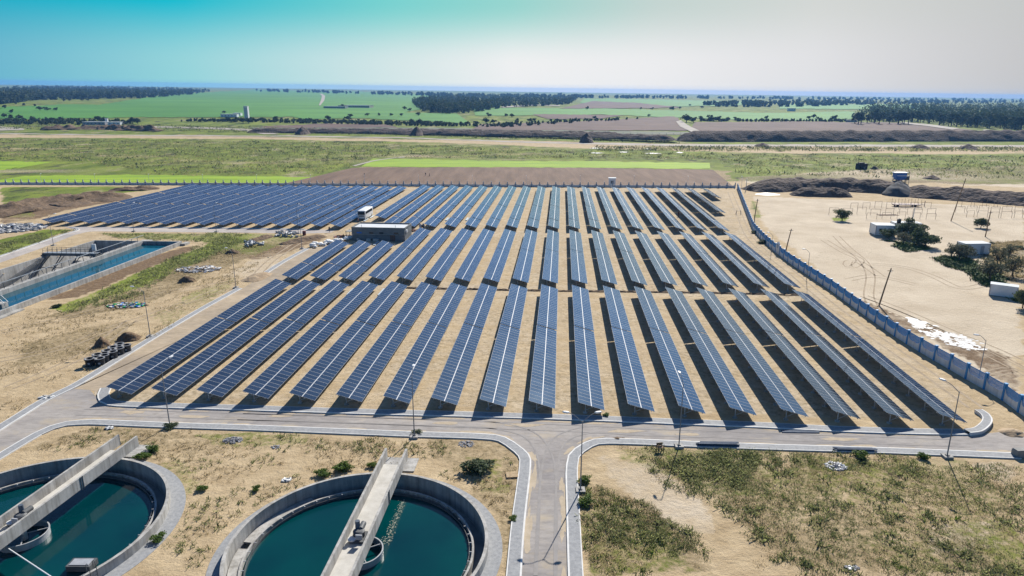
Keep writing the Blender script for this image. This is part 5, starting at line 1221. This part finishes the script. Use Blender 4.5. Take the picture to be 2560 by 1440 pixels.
rubble('rubble_pile', 'patch of grey stone rubble left of the middle lamp', 582, 1101, 1.1, .8, 170, .17, [GRAVEL], 1, hgt_=.3)
rubble('rubble_pile', 'small grey rubble bit on the sand below the front road', 690, 1118, .5, .4, 40, .15, [GRAVEL], 2, hgt_=.2)
rubble('rubble_pile', 'grey gravel patch near the left corner of the side road', 1166, 1110, .9, .8, 150, .12, [GRAVEL], 3, hgt_=.12)
rubble('rubble_pile', 'grey rubble patch on the weedy verge right', 2090, 1166, 1.1, .9, 150, .18, [GRAVEL, SCRAPW], 4, hgt_=.25)
rubble('litter', 'white litter on the sand left of the middle clarifier', 716, 1200, .5, .35, 26, .25, [SCRAPW], 5, hgt_=.15)
rubble('litter', 'dark and white litter at the left verge', 274, 1071, .5, .35, 30, .22, [BLACKP, SCRAPW], 6, hgt_=.15)
rubble('litter', 'pale litter in the weeds at the bottom right', 2130, 1420, .5, .3, 24, .22, [SCRAPW, GRAVEL], 7, hgt_=.15)
rubble('refuse_pile', 'colourful refuse pile of blue and green plastic on the sand', 318, 764, 3.6, 1.6, 240, .42, [SCRAPW, BLUEP, GREENP, GRAVEL, SCRAPW, SOIL, PALLETW], 8, hgt_=.5)
rubble('scrap_pile', 'pale scrap sheets on the grass left of the field', 494, 674, 5.0, 3.0, 260, .5, [SCRAPW, GRAVEL, SANDM], 9, hgt_=.3)
rubble('scrap_pile', 'white rubble heap at the far left edge below the spoil mounds', 30, 572, 9.0, 7.0, 600, .85, [SCRAPW, GRAVEL, GRAVEL, CONC], 10, hgt_=1.2)
rubble('litter', 'white slab piece on the sand at the left road', 118, 995, .8, .5, 24, .4, [SCRAPW, CONC], 11, hgt_=.2)
rubble('rubble_pile', 'rubble and timber left of the grey building', 862, 592, 3.0, 1.6, 120, .45, [RED, GRAVEL, PALLETW, SOIL], 12, hgt_=.6)
rubble('rubble_pile', 'red brick rubble right of the grey building', 1028, 578, 2.2, 1.4, 90, .4, [RED, SOIL, GRAVEL], 13, hgt_=.8)
rubble('litter', 'scattered pale stones in front of the grey building wall', 1000, 602, 3.0, .8, 70, .3, [SCRAPW, GRAVEL, RED], 14, hgt_=.2)
rubble('branch_litter', 'bundle of brown twigs on the right pavement corner', 1544, 1098, .8, .25, 60, .22, [WOOD], 15, hgt_=.2)

# grey cable rolls: two piles
roll = MB().tube([(0, -.45, 0), (0, .45, 0)], .27, 12).mesh('grey_roll', GREYP)
def roll_pile(cx_, cy_, n, where, sx, sy):
    r = random.Random(int(cx_))
    for k in range(n):
        lay = 0 if k < n * .6 else 1; q = P(cx_ + r.uniform(-sx, sx) * (1 - .35 * lay), cy_ + r.uniform(-sy, sy) * (1 - .3 * lay)); o = link('grey_roll', roll); o.location = (q.x, q.y, .27 + .5 * lay); o.rotation_euler = (r.uniform(-.15, .15), r.uniform(0, 6), r.uniform(-.6, .6) + .4)
        tag(o, f'grey roll lying in the {where}', 'roll', f'grey rolls of the {where}')
roll_pile(634, 613, 30, 'pile on the sand left of the field', 26, 8); roll_pile(716, 588, 34, 'pile beside the rear road lamps', 27, 6)
bd = bmesh.new(); bmesh.ops.create_icosphere(bd, subdivisions=2, radius=.5)
for v in bd.verts: v.co = Vector((v.co.x * 1.1, v.co.y * .9, (v.co.z + .5) * .75)) * (1 + .25 * (float(vnoise(v.co.x * 4 + 9, v.co.y * 4 + v.co.z * 3, 8)) - .5))
bag_me = bpy.data.meshes.new('white_bag'); bd.to_mesh(bag_me); bd.free(); bag_me.materials.append(SCRAPW); bag_me.polygons.foreach_set('use_smooth', [True] * len(bag_me.polygons))
for k in range(26):
    q = P(782 + 3.9 * k * .95 + random.uniform(-4, 4), 618 - .85 * k + random.uniform(-3, 3)); o = link('white_bag', bag_me); o.location = q; s = random.uniform(.8, 1.7); o.scale = (s, s, s * .9); o.rotation_euler = (0, 0, random.uniform(0, 6)); tag(o, 'white filled bag in the row beside the short solar tables', 'bag', 'white bags in front of the grey building')

# black pipe rings
ring = MB().lathe([(.66, 0), (.60, .1), (.57, .55), (.62, .95), (.68, .98), (.68, 1.1), (.50, 1.1), (.48, .1), (0, .1)], 24).mesh('black_drum', [BLACKP], True)
rim = MB().lathe([(.685, 1.085), (.685, 1.115), (.49, 1.115), (.49, 1.085)], 24, 0, closed=True).mesh('rim', mat('worn_rim', (.16, .16, .17), (.25, .25, .26), 3, .5))
DW = ['leftmost, nearer row', 'second from the left, rear row', 'second from the left, nearer row', 'third from the left, nearer row', 'third from the left, rear row', 'fourth from the left, rear row', 'fourth from the left, nearer row', 'fifth from the left, rear row', 'fifth from the left, nearer row', 'rightmost of all']
for k, (x, y) in enumerate(((226, 914), (245, 903), (252, 913), (263, 905), (269, 893), (284, 884), (284, 896), (301, 876), (301, 887), (318, 879))):
    t = thing('black_drum', f'open black plastic drum by the left pavement, {DW[k]}', 'drum', tuple(P(x, y)), 0, 'open black drums')
    link('shell', ring, t); link('rim', rim, t)
    MB().box((0.2, -.60, .5), (.3, .04, .22)).build('sticker', GREYP, t)

def pallet(px, py, rz, label):
    t = thing('pallet', label, 'pallet', tuple(P(px, py)), rz, 'wooden pallets')
    sl = MB().box((0, 0, 0), (1.2, .11, .022)).mesh('slat', PALLETW); st = MB().box((0, 0, 0), (.10, 1.0, .09)).mesh('stringer', PALLETW)
    for k in range(7): o = link('slat', sl, t); o.location = (0, -.45 + .15 * k, .135)
    for x in (-.52, 0, .52): o = link('stringer', st, t); o.location = (x, 0, .075)
pallet(1280, 1189, .1, 'wooden slatted pallet beside the side road pavement')
pallet(1968, 738, .2, 'pale pallet between the solar blocks at the right')
ch = thing('wooden_crate', 'brown upright wooden crate on the verge left of the lamp footing', 'crate', tuple(P(1650, 1128)), .2)
for x in (-.3, .3):
    for y in (-.25, .25): MB().box((x, y, .45), (.07, .07, .9)).build('leg', WOOD, ch)
MB().box((0, 0, .5), (.66, .56, .06)).build('seat', WOOD, ch); MB().box((0, .26, .75), (.66, .05, .3)).build('back_board', WOOD, ch)
blk = thing('concrete_block', 'dark concrete block at the right border end of the front pavement', 'block', tuple(P(2549, 1140)), .1); MB().prism([(-.7, -.4), (.7, -.4), (.7, .4), (-.7, .4)], 0, .75).build('body', CONC_D, blk); MB().box((0, 0, .78), (1.3, .7, .08)).build('cap', CONC_D, blk)

prof = MB().box((0, 0, .045), (4.2, .11, .09)).mesh('steel_profile', mat('blue_steel_profile', (.035, .06, .11), (.09, .115, .16), 1.5, .8))
def profiles(px, py, n, rz, where):
    c = P(px, py, .14)
    for k in range(n):
        o = link('steel_profile', prof); lay = k // 4; o.location = (c.x + random.uniform(-.3, .3), c.y + (k % 4 - 1.5) * .15 + random.uniform(-.03, .03), (0.145 if 'road' not in where else .01) + .092 * lay); o.rotation_euler = (0, 0, rz + random.uniform(-.02, .02))
        tag(o, f'long blue steel profile in the stack {where}', 'steel profile', f'steel profiles {where}')
profiles(1796, 1112, 12, -.02, 'beside the footed lamp on the right pavement'); profiles(2138, 1124, 8, -.05, 'on the pavement left of the end lamp'); profiles(2005, 1077, 4, -.02, 'lying on the front road at the kerb')
shl = MB().box((0, 0, 0), (.28, 4.6, .05)).mesh('metal_sheet', mat('pale_metal_sheet', (.55, .62, .66), (.66, .72, .75), 1, .35, metal=.2))
for (x, y, w) in ((878, 726, 'left of the fourth front-block row end'), (955, 727, 'left of the fifth front-block row end'), (941, 606, 'left of the third short row'), (1004, 612, 'beside the fourth middle row'), (930, 540, 'beside the first rear row, upper'), (915, 548, 'beside the first rear row, lower'), (1024, 546, 'between the second and third rear rows'), (1118, 546, 'between the fourth and fifth rear rows'), (1168, 546, 'between the fifth and sixth rear rows')):
    c = P(x, y, .35)
    for k in range(4):
        o = link('metal_sheet', shl); o.location = (c.x + (k % 2) * .3 - .15, c.y, .12 + .06 * (k // 2) ); o.rotation_euler = (0, 0, -YAW); tag(o, f'pale metal sheet lying {w}', 'metal sheet', f'metal sheets {w}')
rb = thing('cable_drum', 'grey cable drum at the near end of a rear row by the building', 'cable drum', tuple(P(1055, 572)), .5)
MB().tube([(-.5, 0, .8), (.5, 0, .8)], .45, 18).build('core', DARKSTEEL, rb)
for x in (-.5, .5): MB().tube([(x - .06, 0, .8), (x + .06, 0, .8)], .8, 22).build('flange', GREYP, rb)
br_ = thing('oil_drum', 'rust-red barrel by the rear road beside the grey rolls', 'barrel', tuple(P(761, 588)), 0); MB().lathe([(0, 0), (.45, 0), (.47, .6), (.45, 1.2), (0, 1.2)], 18).build('shell', mat('rust', (.12, .03, .03), (.18, .06, .05), 3, .7), br_); MB().lathe([(.46, .58), (.5, .6), (.46, .62)], 18).build('hoop', DARKSTEEL, br_)

# ================================================================== THINGS IN THE SANDY YARD
RUST = mat('rusty_pipe', (.22, .15, .12), (.34, .25, .20), 1, .7)
def pipe_frame(px, py, w, h, rz, label):
    t = thing('pipe_frame', label, 'frame', tuple(P(px, py)), rz, 'thin pipe frames in the yard')
    for x in (-w / 2, w / 2): MB().tube([(x, 0, 0), (x, 0, h)], .055, 6).build('upright', RUST, t)
    MB().tube([(-w / 2, 0, h), (w / 2, 0, h)], .055, 6).build('crossbar', RUST, t)
rows_ = [(536, 2066, 2345, 8, 'middle row left of the tall pole'), (547, 2160, 2345, 5, 'nearest row left of the tall pole'), (520, 2120, 2330, 7, 'farthest row left of the tall pole'), (530, 2385, 2560, 6, 'middle row right of the tall pole'), (544, 2410, 2560, 5, 'nearest row right of the tall pole'), (518, 2400, 2520, 4, 'farthest row right of the tall pole')]
kk = 0
for y, xa, xb, n, rn in rows_:
    for k in range(n):
        kk += 1; pipe_frame(xa + (xb - xa) * (k + .5) / n, y + random.uniform(-2, 2), random.uniform(2.4, 3.2), random.uniform(1.8, 2.3), random.uniform(-.15, .15), f'rusty pipe frame, {ordinal(k + 1)} from left, {rn}')
tr = thing('flat_trailer', 'low flatbed trailer with upright stakes on the sand', 'trailer', tuple(P(2265, 516)), -.05)
MB().box((0, 0, .75), (9.0, 2.4, .16)).build('bed', mat('pale_bed', (.42, .33, .30), (.52, .43, .39), 1, .8), tr); m = MB()
for y in (-.7, .7): m.box((0, y, .55), (9, .14, .24))
m.build('chassis', RUST, tr)
for x in (-3.4, 2.6):
    for y in (-1, 1): MB().tube([(x, y - .12, .42), (x, y + .12, .42)], .42, 14).build('wheel', TYRE, tr)
for x in (-4.4, -2.2, 0, 2.2, 4.4):
    for y in (-1.15, 1.15): MB().box((x, y, 1.7), (.07, .07, 1.8)).build('stake', RUST, tr)
MB().tube([(4.5, 0, .6), (6.2, 0, .6)], .09, 6).build('drawbar', RUST, tr); MB().tube([(6.2, 0, 0), (6.2, 0, 2.0)], .12, 8).build('jack', RUST, tr)
pit = thing('ground_mat', 'dark rectangular mat lying on the sand between the frames', 'mat', tuple(P(2220, 538)), .05); MB().box((0, 0, .03), (6.4, 1.9, .06)).build('sheet', SOIL, pit); MB().box((0, 1.0, .06), (6.6, .12, .12)).build('edge', RUST, pit)
hp = thing('blue_hopper', 'blue hopper machine standing on the grey ramp beyond the yard', 'machine', tuple(P(2244, 474)), 0); hp.scale = (.8, .8, .92)
BLUEM = mat('machine_blue', (.05, .15, .42), (.08, .20, .50), 1, .5); m = MB(); m.prism([(-2.6, -1.8), (2.6, -1.8), (2.6, 1.8), (-2.6, 1.8)], 5.2, 7.4); m.build('bin', BLUEM, hp)
MB().box((0, 0, 4.8), (4.2, 2.8, .8)).build('funnel', BLUEM, hp); MB().box((0, 0, 7.55), (6.6, 4.0, .25)).build('top_plate', WHITE, hp)
for x in (-2.3, 2.3):
    for y in (-1.5, 1.5): MB().box((x, y, 2.4), (.3, .3, 4.9)).build('leg', DARKSTEEL, hp)
MB().box((0, -1.86, 6.3), (4.6, .1, .35)).build('stripe', WHITE, hp); MB().box((3.6, 0, 5.2), (1.6, 2.4, 1.8)).build('engine_box', DARKSTEEL, hp)
m = MB(); m.bar((4.4, -1.2, .0), (4.4, -1.2, 7.4), .14); m.bar((4.4, 1.2, .0), (4.4, 1.2, 7.4), .14); m.build('ladder', DARKSTEEL, hp)
rk = thing('scrap_rack', 'small bent dark metal stand on the lane by the right wall', 'stand', tuple(P(1846, 536)), 0)
for x in (-.8, .8):
    for y in (-.3, .3): MB().bar((x, y, 0), (x * .7, 0, 1.4), .07).build('leg', DARKSTEEL, rk)
MB().bar((-.9, 0, 1.1), (.9, 0, 1.1), .07).build('crossbar', DARKSTEEL, rk)

# ================================================================== PEOPLE (tiny in the picture)
def person(px, py, label, shirt, trousers, rz=0.0, stride=.12):
    q = P(px, py); t = thing('person', label, 'person', tuple(q), rz, 'people on foot')
    J = [(0, 0, .93), (0, .0, 1.15), (0, .01, 1.38), (0, .02, 1.50), (0, .03, 1.58), (0, .04, 1.70),            # pelvis..head
         (.10, 0, .88), (.11, stride, .50), (.11, stride * 1.2, .09), (.11, stride * 1.2 - .14, .04),
         (-.10, 0, .88), (-.11, -stride * .6, .50), (-.11, -stride, .09), (-.11, -stride - .14, .04),
         (.19, .01, 1.40), (.25, .04, 1.13), (.26, -.05, .90), (.26, -.08, .81), (-.19, .01, 1.40), (-.25, -.03, 1.13), (-.26, -.10, .90), (-.26, -.13, .81)]
    E_ = [(0, 1), (1, 2), (2, 3), (3, 4), (4, 5), (0, 6), (6, 7), (7, 8), (8, 9), (0, 10), (10, 11), (11, 12), (12, 13), (2, 14), (14, 15), (15, 16), (16, 17), (2, 18), (18, 19), (19, 20), (20, 21)]
    Rr = [.15, .14, .16, .06, .06, .105, .10, .075, .05, .045, .10, .075, .05, .045, .075, .05, .038, .04, .075, .05, .038, .04]
    me = bpy.data.meshes.new('body'); me.from_pydata(J, E_, []); o = link('body', me, t)
    md = o.modifiers.new('skin', 'SKIN'); sv = me.skin_vertices[0].data if me.skin_vertices else None
    if sv is None:
        bm = bmesh.new(); bm.from_mesh(me); bm.verts.layers.skin.verify(); bm.to_mesh(me); bm.free(); sv = me.skin_vertices[0].data
    for k, v in enumerate(sv): v.radius = (Rr[k], Rr[k] * .8); v.use_root = (k == 0)
    o.modifiers.new('sub', 'SUBSURF').levels = 1
    dg = bpy.context.evaluated_depsgraph_get(); ev = o.evaluated_get(dg); nm = bpy.data.meshes.new_from_object(ev); o.modifiers.clear(); o.data = nm
    nm.materials.clear()
    for mm in (trousers, shirt, mat('skin', (.24, .13, .08), None, 1, .6), mat('dark_hair', (.012, .01, .009), None, 1, .7)): nm.materials.append(mm)
    for p in nm.polygons:
        z = p.center.z; p.material_index = 3 if z > 1.72 or (z > 1.62 and p.center.y > .06) else 2 if z > 1.50 or (abs(p.center.x) > .22 and z < 1.0) else 1 if z > .93 else 0
        p.use_smooth = True
DK = mat('dark_cloth', (.02, .02, .025), None, 1, .9); NAVY = mat('navy_cloth', (.03, .04, .10), None, 1, .9); MAR = mat('maroon_cloth', (.12, .03, .03), None, 1, .9); ORG = mat('pink_cloth', (.45, .22, .18), None, 1, .9)
person(824, 581, 'person in dark clothes standing at the end of the rear road', DK, NAVY, .4)
person(896, 559, 'person in a pale pink top behind the grey building by the minibus', ORG, DK, 2.0)
person(911, 441, 'person in dark clothes alone on the ploughed field, left', DK, DK, 1.0)
person(1064, 440, 'person in dark clothes on the ploughed field, left of a pair', DK, NAVY, -.5)
person(1074, 441, 'person in maroon on the ploughed field, right of a pair', MAR, DK, 1.5)
person(1696, 542, 'person in maroon standing between two far right solar rows', MAR, MAR, .2)
scene.update_tag()

# ================================================================== FAR COUNTRY
def ftree(px, py, s, k, kind='far', label=None, group='scattered trees of the far plain'):
    return tree(kind, k % 4, px, py, s * .9, label, group, True)
FT = [  # left edge bushes and groups
 (12, 272, 1.2), (40, 262, 1.0), (60, 265, 1.1), (88, 267, 1.0), (30, 284, 1.3), (100, 276, 1.4), (118, 277, 1.3), (140, 277, 1.2), (12, 295, 1.2), (28, 298, 1.3), (50, 299, 1.4), (82, 300, 1.2),
 (246, 305, 1.3), (262, 306, 1.5), (290, 307, 1.2), (332, 310, 1.7), (345, 311, 1.4), (160, 254, 1.0), (175, 253, 1.1), (205, 252, 1.0), (220, 252, 1.0),
 (560, 284, .9), (570, 303, 1.3), (585, 306, 1.3), (608, 308, 1.4), (622, 309, 1.2), (632, 305, 1.2), (660, 303, 1.1), (690, 301, 1.0), (820, 300, 1.2), (870, 301, 1.4), (876, 294, 1.2), (860, 270, 1.5), (918, 290, 1.0), (948, 290, 1.0), (978, 290, .9), (1003, 291, 1.0), (1012, 275, 1.2), (1024, 278, 1.1), (1046, 290, 1.2), (1030, 309, 1.3), (1048, 312, 1.4), (1066, 312, 1.2), (1168, 313, 1.2), (1190, 315, 1.2), (1215, 309, 1.4), (1222, 293, 1.4), (1233, 309, 1.2),
 (1265, 292, 1.1), (1280, 294, 1.1), (1292, 309, 1.3), (1325, 305, 1.1), (1335, 304, 1.0), (1392, 306, 1.0), (1487, 298, 1.0), (1468, 274, 1.4), (1602, 274, 1.0), (1630, 274, 1.0), (1680, 276, 1.7), (1700, 273, 1.2), (1725, 265, 1.2), (1755, 271, 1.2), (1800, 258, 1.3), (1622, 292, .9),
 (1716, 306, 2.2), (1734, 307, 1.9), (1752, 303, 1.4), (1778, 303, 1.9), (1796, 303, 1.7), (1820, 302, 1.2), (1840, 300, 1.1), (1916, 299, 1.3), (2022, 299, 1.1), (2034, 296, 1.2), (2046, 299, 1.0), (2085, 302, 2.1)]
FT.sort()
for k, (x, y, s) in enumerate(FT):
    ftree(x, y, s, k, 'far', f'lone dark tree far off behind the solar field, {ordinal(k + 1)} counted from the left')
# the pine wood on the right: front trees stand as things
wood_front = []
rr = random.Random(5)
for k in range(64):
    x = 2136 + 440 * (k / 63) + rr.uniform(-4, 4); y = 306 + max(0, (x - 2300)) * .055 + rr.uniform(-4, 6); wood_front.append((x, y))
wood_front.sort()
for k, (x, y) in enumerate(wood_front):
    tree('pine', k % 4, x, y, rr.uniform(1.15, 1.75), f'tall dark tree at the front edge of the right-hand wood, {ordinal(k + 1)} from its left', 'front trees of the right-hand wood', True)
def wood(name, label, poly, n, size, lm, seed, hh=8.0):
    r = np.random.default_rng(seed); Vs, Qs, off = [], [], 0; pl = np.array(poly); cnt = 0
    while cnt < n:
        q = r.uniform(pl.min(0), pl.max(0)); 
        if not pip(np.array([q[0]]), np.array([q[1]]), poly)[0]: continue
        w = T(q[0], q[1]); h = hh * r.uniform(.7, 1.35); R0 = h * .33; cnt += 1
        cs = [(w.x + r.normal(0, R0 * .5), w.y + r.normal(0, R0 * .5), w.z + h * r.uniform(.32, .8)) for _ in range(4)] + [(w.x, w.y, w.z + h * .25), (w.x, w.y, w.z + h * .12)]
        V, Q = leaf_cloud(60, cs, [R0 * .75] * 6, size * r.uniform(.8, 1.3), int(r.integers(1e9)), 1.0); Vs.append(V); Qs.append(Q + off); off += len(V)
    o = stuff(link(name, np_mesh(name, np.vstack(Vs), np.vstack(Qs), lm))); o['label'] = label; return o
wood('distant_wood', 'dark wood behind the front trees at the right', [(2140, 303), (2180, 275), (2300, 268), (2560, 266), (2640, 262), (2640, 330), (2480, 322), (2300, 306)], 700, 1.15, LEAFF, 11, 18)
wood('distant_wood', 'long dark wood on the left horizon', [(-200, 255), (0, 228), (100, 218), (300, 218), (460, 226), (530, 229), (470, 238), (360, 246), (230, 248), (100, 250), (0, 262), (-200, 275)], 1800, 2.4, LEAFF, 12, 16)
wood('distant_wood', 'dark wood in the centre distance', [(1030, 256), (1130, 240), (1300, 240), (1450, 246), (1420, 262), (1260, 270), (1180, 282), (1120, 285), (1050, 278)], 800, 1.8, LEAFF, 13, 13)
wood('far_hedges', 'broken lines of far trees on the right plain', [(1750, 262), (2100, 252), (2560, 254), (2560, 258), (2200, 262), (2000, 268), (1800, 268)], 320, 3.0, LEAFF, 14, 12)
wood('far_hedges', 'thin tree line on the central horizon', [(640, 226), (1100, 238), (1500, 243), (2560, 250), (2560, 252), (1500, 246), (1100, 241), (640, 229)], 380, 4.5, LEAFF, 15, 13)
wood('far_hedges', 'bushes along the stream left of centre', [(430, 304), (640, 306), (1080, 316), (1250, 316), (1080, 308), (700, 300), (560, 300)], 520, .7, LEAFF, 16, 3)
wood('far_hedges', 'scrub thicket at the left below the green hill', [(-100, 303), (150, 300), (320, 305), (340, 312), (100, 312), (-100, 312)], 420, .7, LEAFF, 17, 3.4)
wood('far_hedges', 'scrub along the central stream', [(1180, 318), (1350, 306), (1480, 300), (1600, 298), (1480, 306), (1250, 320)], 120, .8, LEAFF, 18, 3.5)
wood('far_hedges', 'green hedge between far fields on the right', [(1750, 300), (2130, 302), (2130, 305), (1750, 304)], 160, .8, LEAFF, 19, 3)

def house(px, py, w, d, h, m_, label, name='farm_house', roof=True, land=True, cat='building'):
    t = thing(name, label, cat, tuple(T(px, py)), random.uniform(-.2, .2)); MB().box((0, 0, h / 2), (w, d, h)).build('wall', m_, t)
    if roof: MB().box((0, 0, h + .15), (w + .5, d + .5, .3)).build('roof', ROOFM, t)
    for k in range(max(1, int(w / 4))):
        f_ = MB().box((-w / 2 + (k + .5) * w / max(1, int(w / 4)), -d / 2 - .03, h * .5), (1.2, .08, 1.2)).build('window', DARKSTEEL, t)
    return t
tw = thing('white_tower', 'pale rectangular tower rising above dark trees on the left', 'tower', tuple(T(618, 298))); MB().box((0, 0, 8), (5.0, 5.0, 16)).build('shaft', WHITE, tw); MB().box((0, 0, 16.3), (5.5, 5.5, .6)).build('parapet', WHITE, tw)
for k in range(3): MB().box((-1.4 + 1.4 * k, -2.53, 8), (.5, .08, 13)).build('groove', GREYP, tw)
house(575, 293, 22, 8, 4, WHITE, 'long white farm building left of the pale tower')
house(595, 290, 10, 8, 4, WHITE, 'small white farm building close beside the pale tower')
house(268, 310, 2.6, 2.6, 6, WHITE, 'small white turret building at the far left', 'white_turret')
house(240, 312, 26, 8, 3.2, GREYP, 'long low grey shed at the far left')
house(290, 312, 14, 8, 3, WHITE, 'white low shed beside the turret')
house(890, 269, 60, 20, 4, mat('far_walls', (.40, .37, .33), (.50, .47, .43), .05, .9), 'low pale walled farm on the green hill')
house(840, 271, 40, 14, 3.5, GREYP, 'low grey farm shed on the green hill')
house(1978, 278, 14, 10, 6, WHITE, 'tiny white house far away right of centre')
house(2128, 305, 14, 5, 2.6, GREYP, 'small grey shed at the edge of the right wood')
house(2250, 300, 10, 6, 3, WHITE, 'tiny white house inside the right wood')
house(1530, 463, 2.8, 2.6, 2.9, WHITE, 'small white hut standing at the back wall', 'white_hut', cat='hut')
# wire fence in front of the far banks
fn = thing('wire_fence', 'faint grey post fence along the far canal bank', 'fence', tuple(T(1500, 335)))
pp = MB().box((0, 0, 1.1), (.22, .22, 2.2)).mesh('fence_post', GREYP); o0 = T(1500, 335)
for k in range(60):
    q = T(640 + 18 * k, 325 + (18 * k) * .0125); o = link('fence_post', pp, fn); o.location = q - o0

# ================================================================== HAZE
hx = np.linspace(-13000, 13000, 41); hy = np.concatenate([np.linspace(-300, 1500, 19), np.linspace(1900, 9400, 16)])
HX, HY = np.meshgrid(hx, hy); topz = 46 + hgt(HX, HY) * 1.03; n_, m_ = HX.shape
HV = np.concatenate([np.stack([HX, HY, topz], -1).reshape(-1, 3), np.stack([HX, HY, np.full_like(topz, -6.0)], -1).reshape(-1, 3)])
ii = np.arange(n_ * m_).reshape(n_, m_); off = n_ * m_
HQ = [np.stack([ii[:-1, :-1], ii[:-1, 1:], ii[1:, 1:], ii[1:, :-1]], -1).reshape(-1, 4), np.stack([ii[:-1, :-1], ii[1:, :-1], ii[1:, 1:], ii[:-1, 1:]], -1).reshape(-1, 4) + off]
for e0 in (ii[0, :], ii[-1, ::-1], ii[::-1, 0], ii[:, -1]): HQ.append(np.stack([e0[:-1], e0[:-1] + off, e0[1:] + off, e0[1:]], -1))
hm = bpy.data.materials.new('haze'); hm.use_nodes = True; nt = hm.node_tree; nt.nodes.clear()
ho = nt.nodes.new('ShaderNodeOutputMaterial'); hv = nt.nodes.new('ShaderNodeVolumePrincipled'); hv.inputs['Color'].default_value = (.20, .46, .92, 1); hv.inputs['Density'].default_value = 0.00009; hv.inputs['Anisotropy'].default_value = 0.2
nt.links.new(hv.outputs[0], ho.inputs['Volume'])
stuff(link('haze', np_mesh('haze', HV, np.vstack(HQ), hm)))
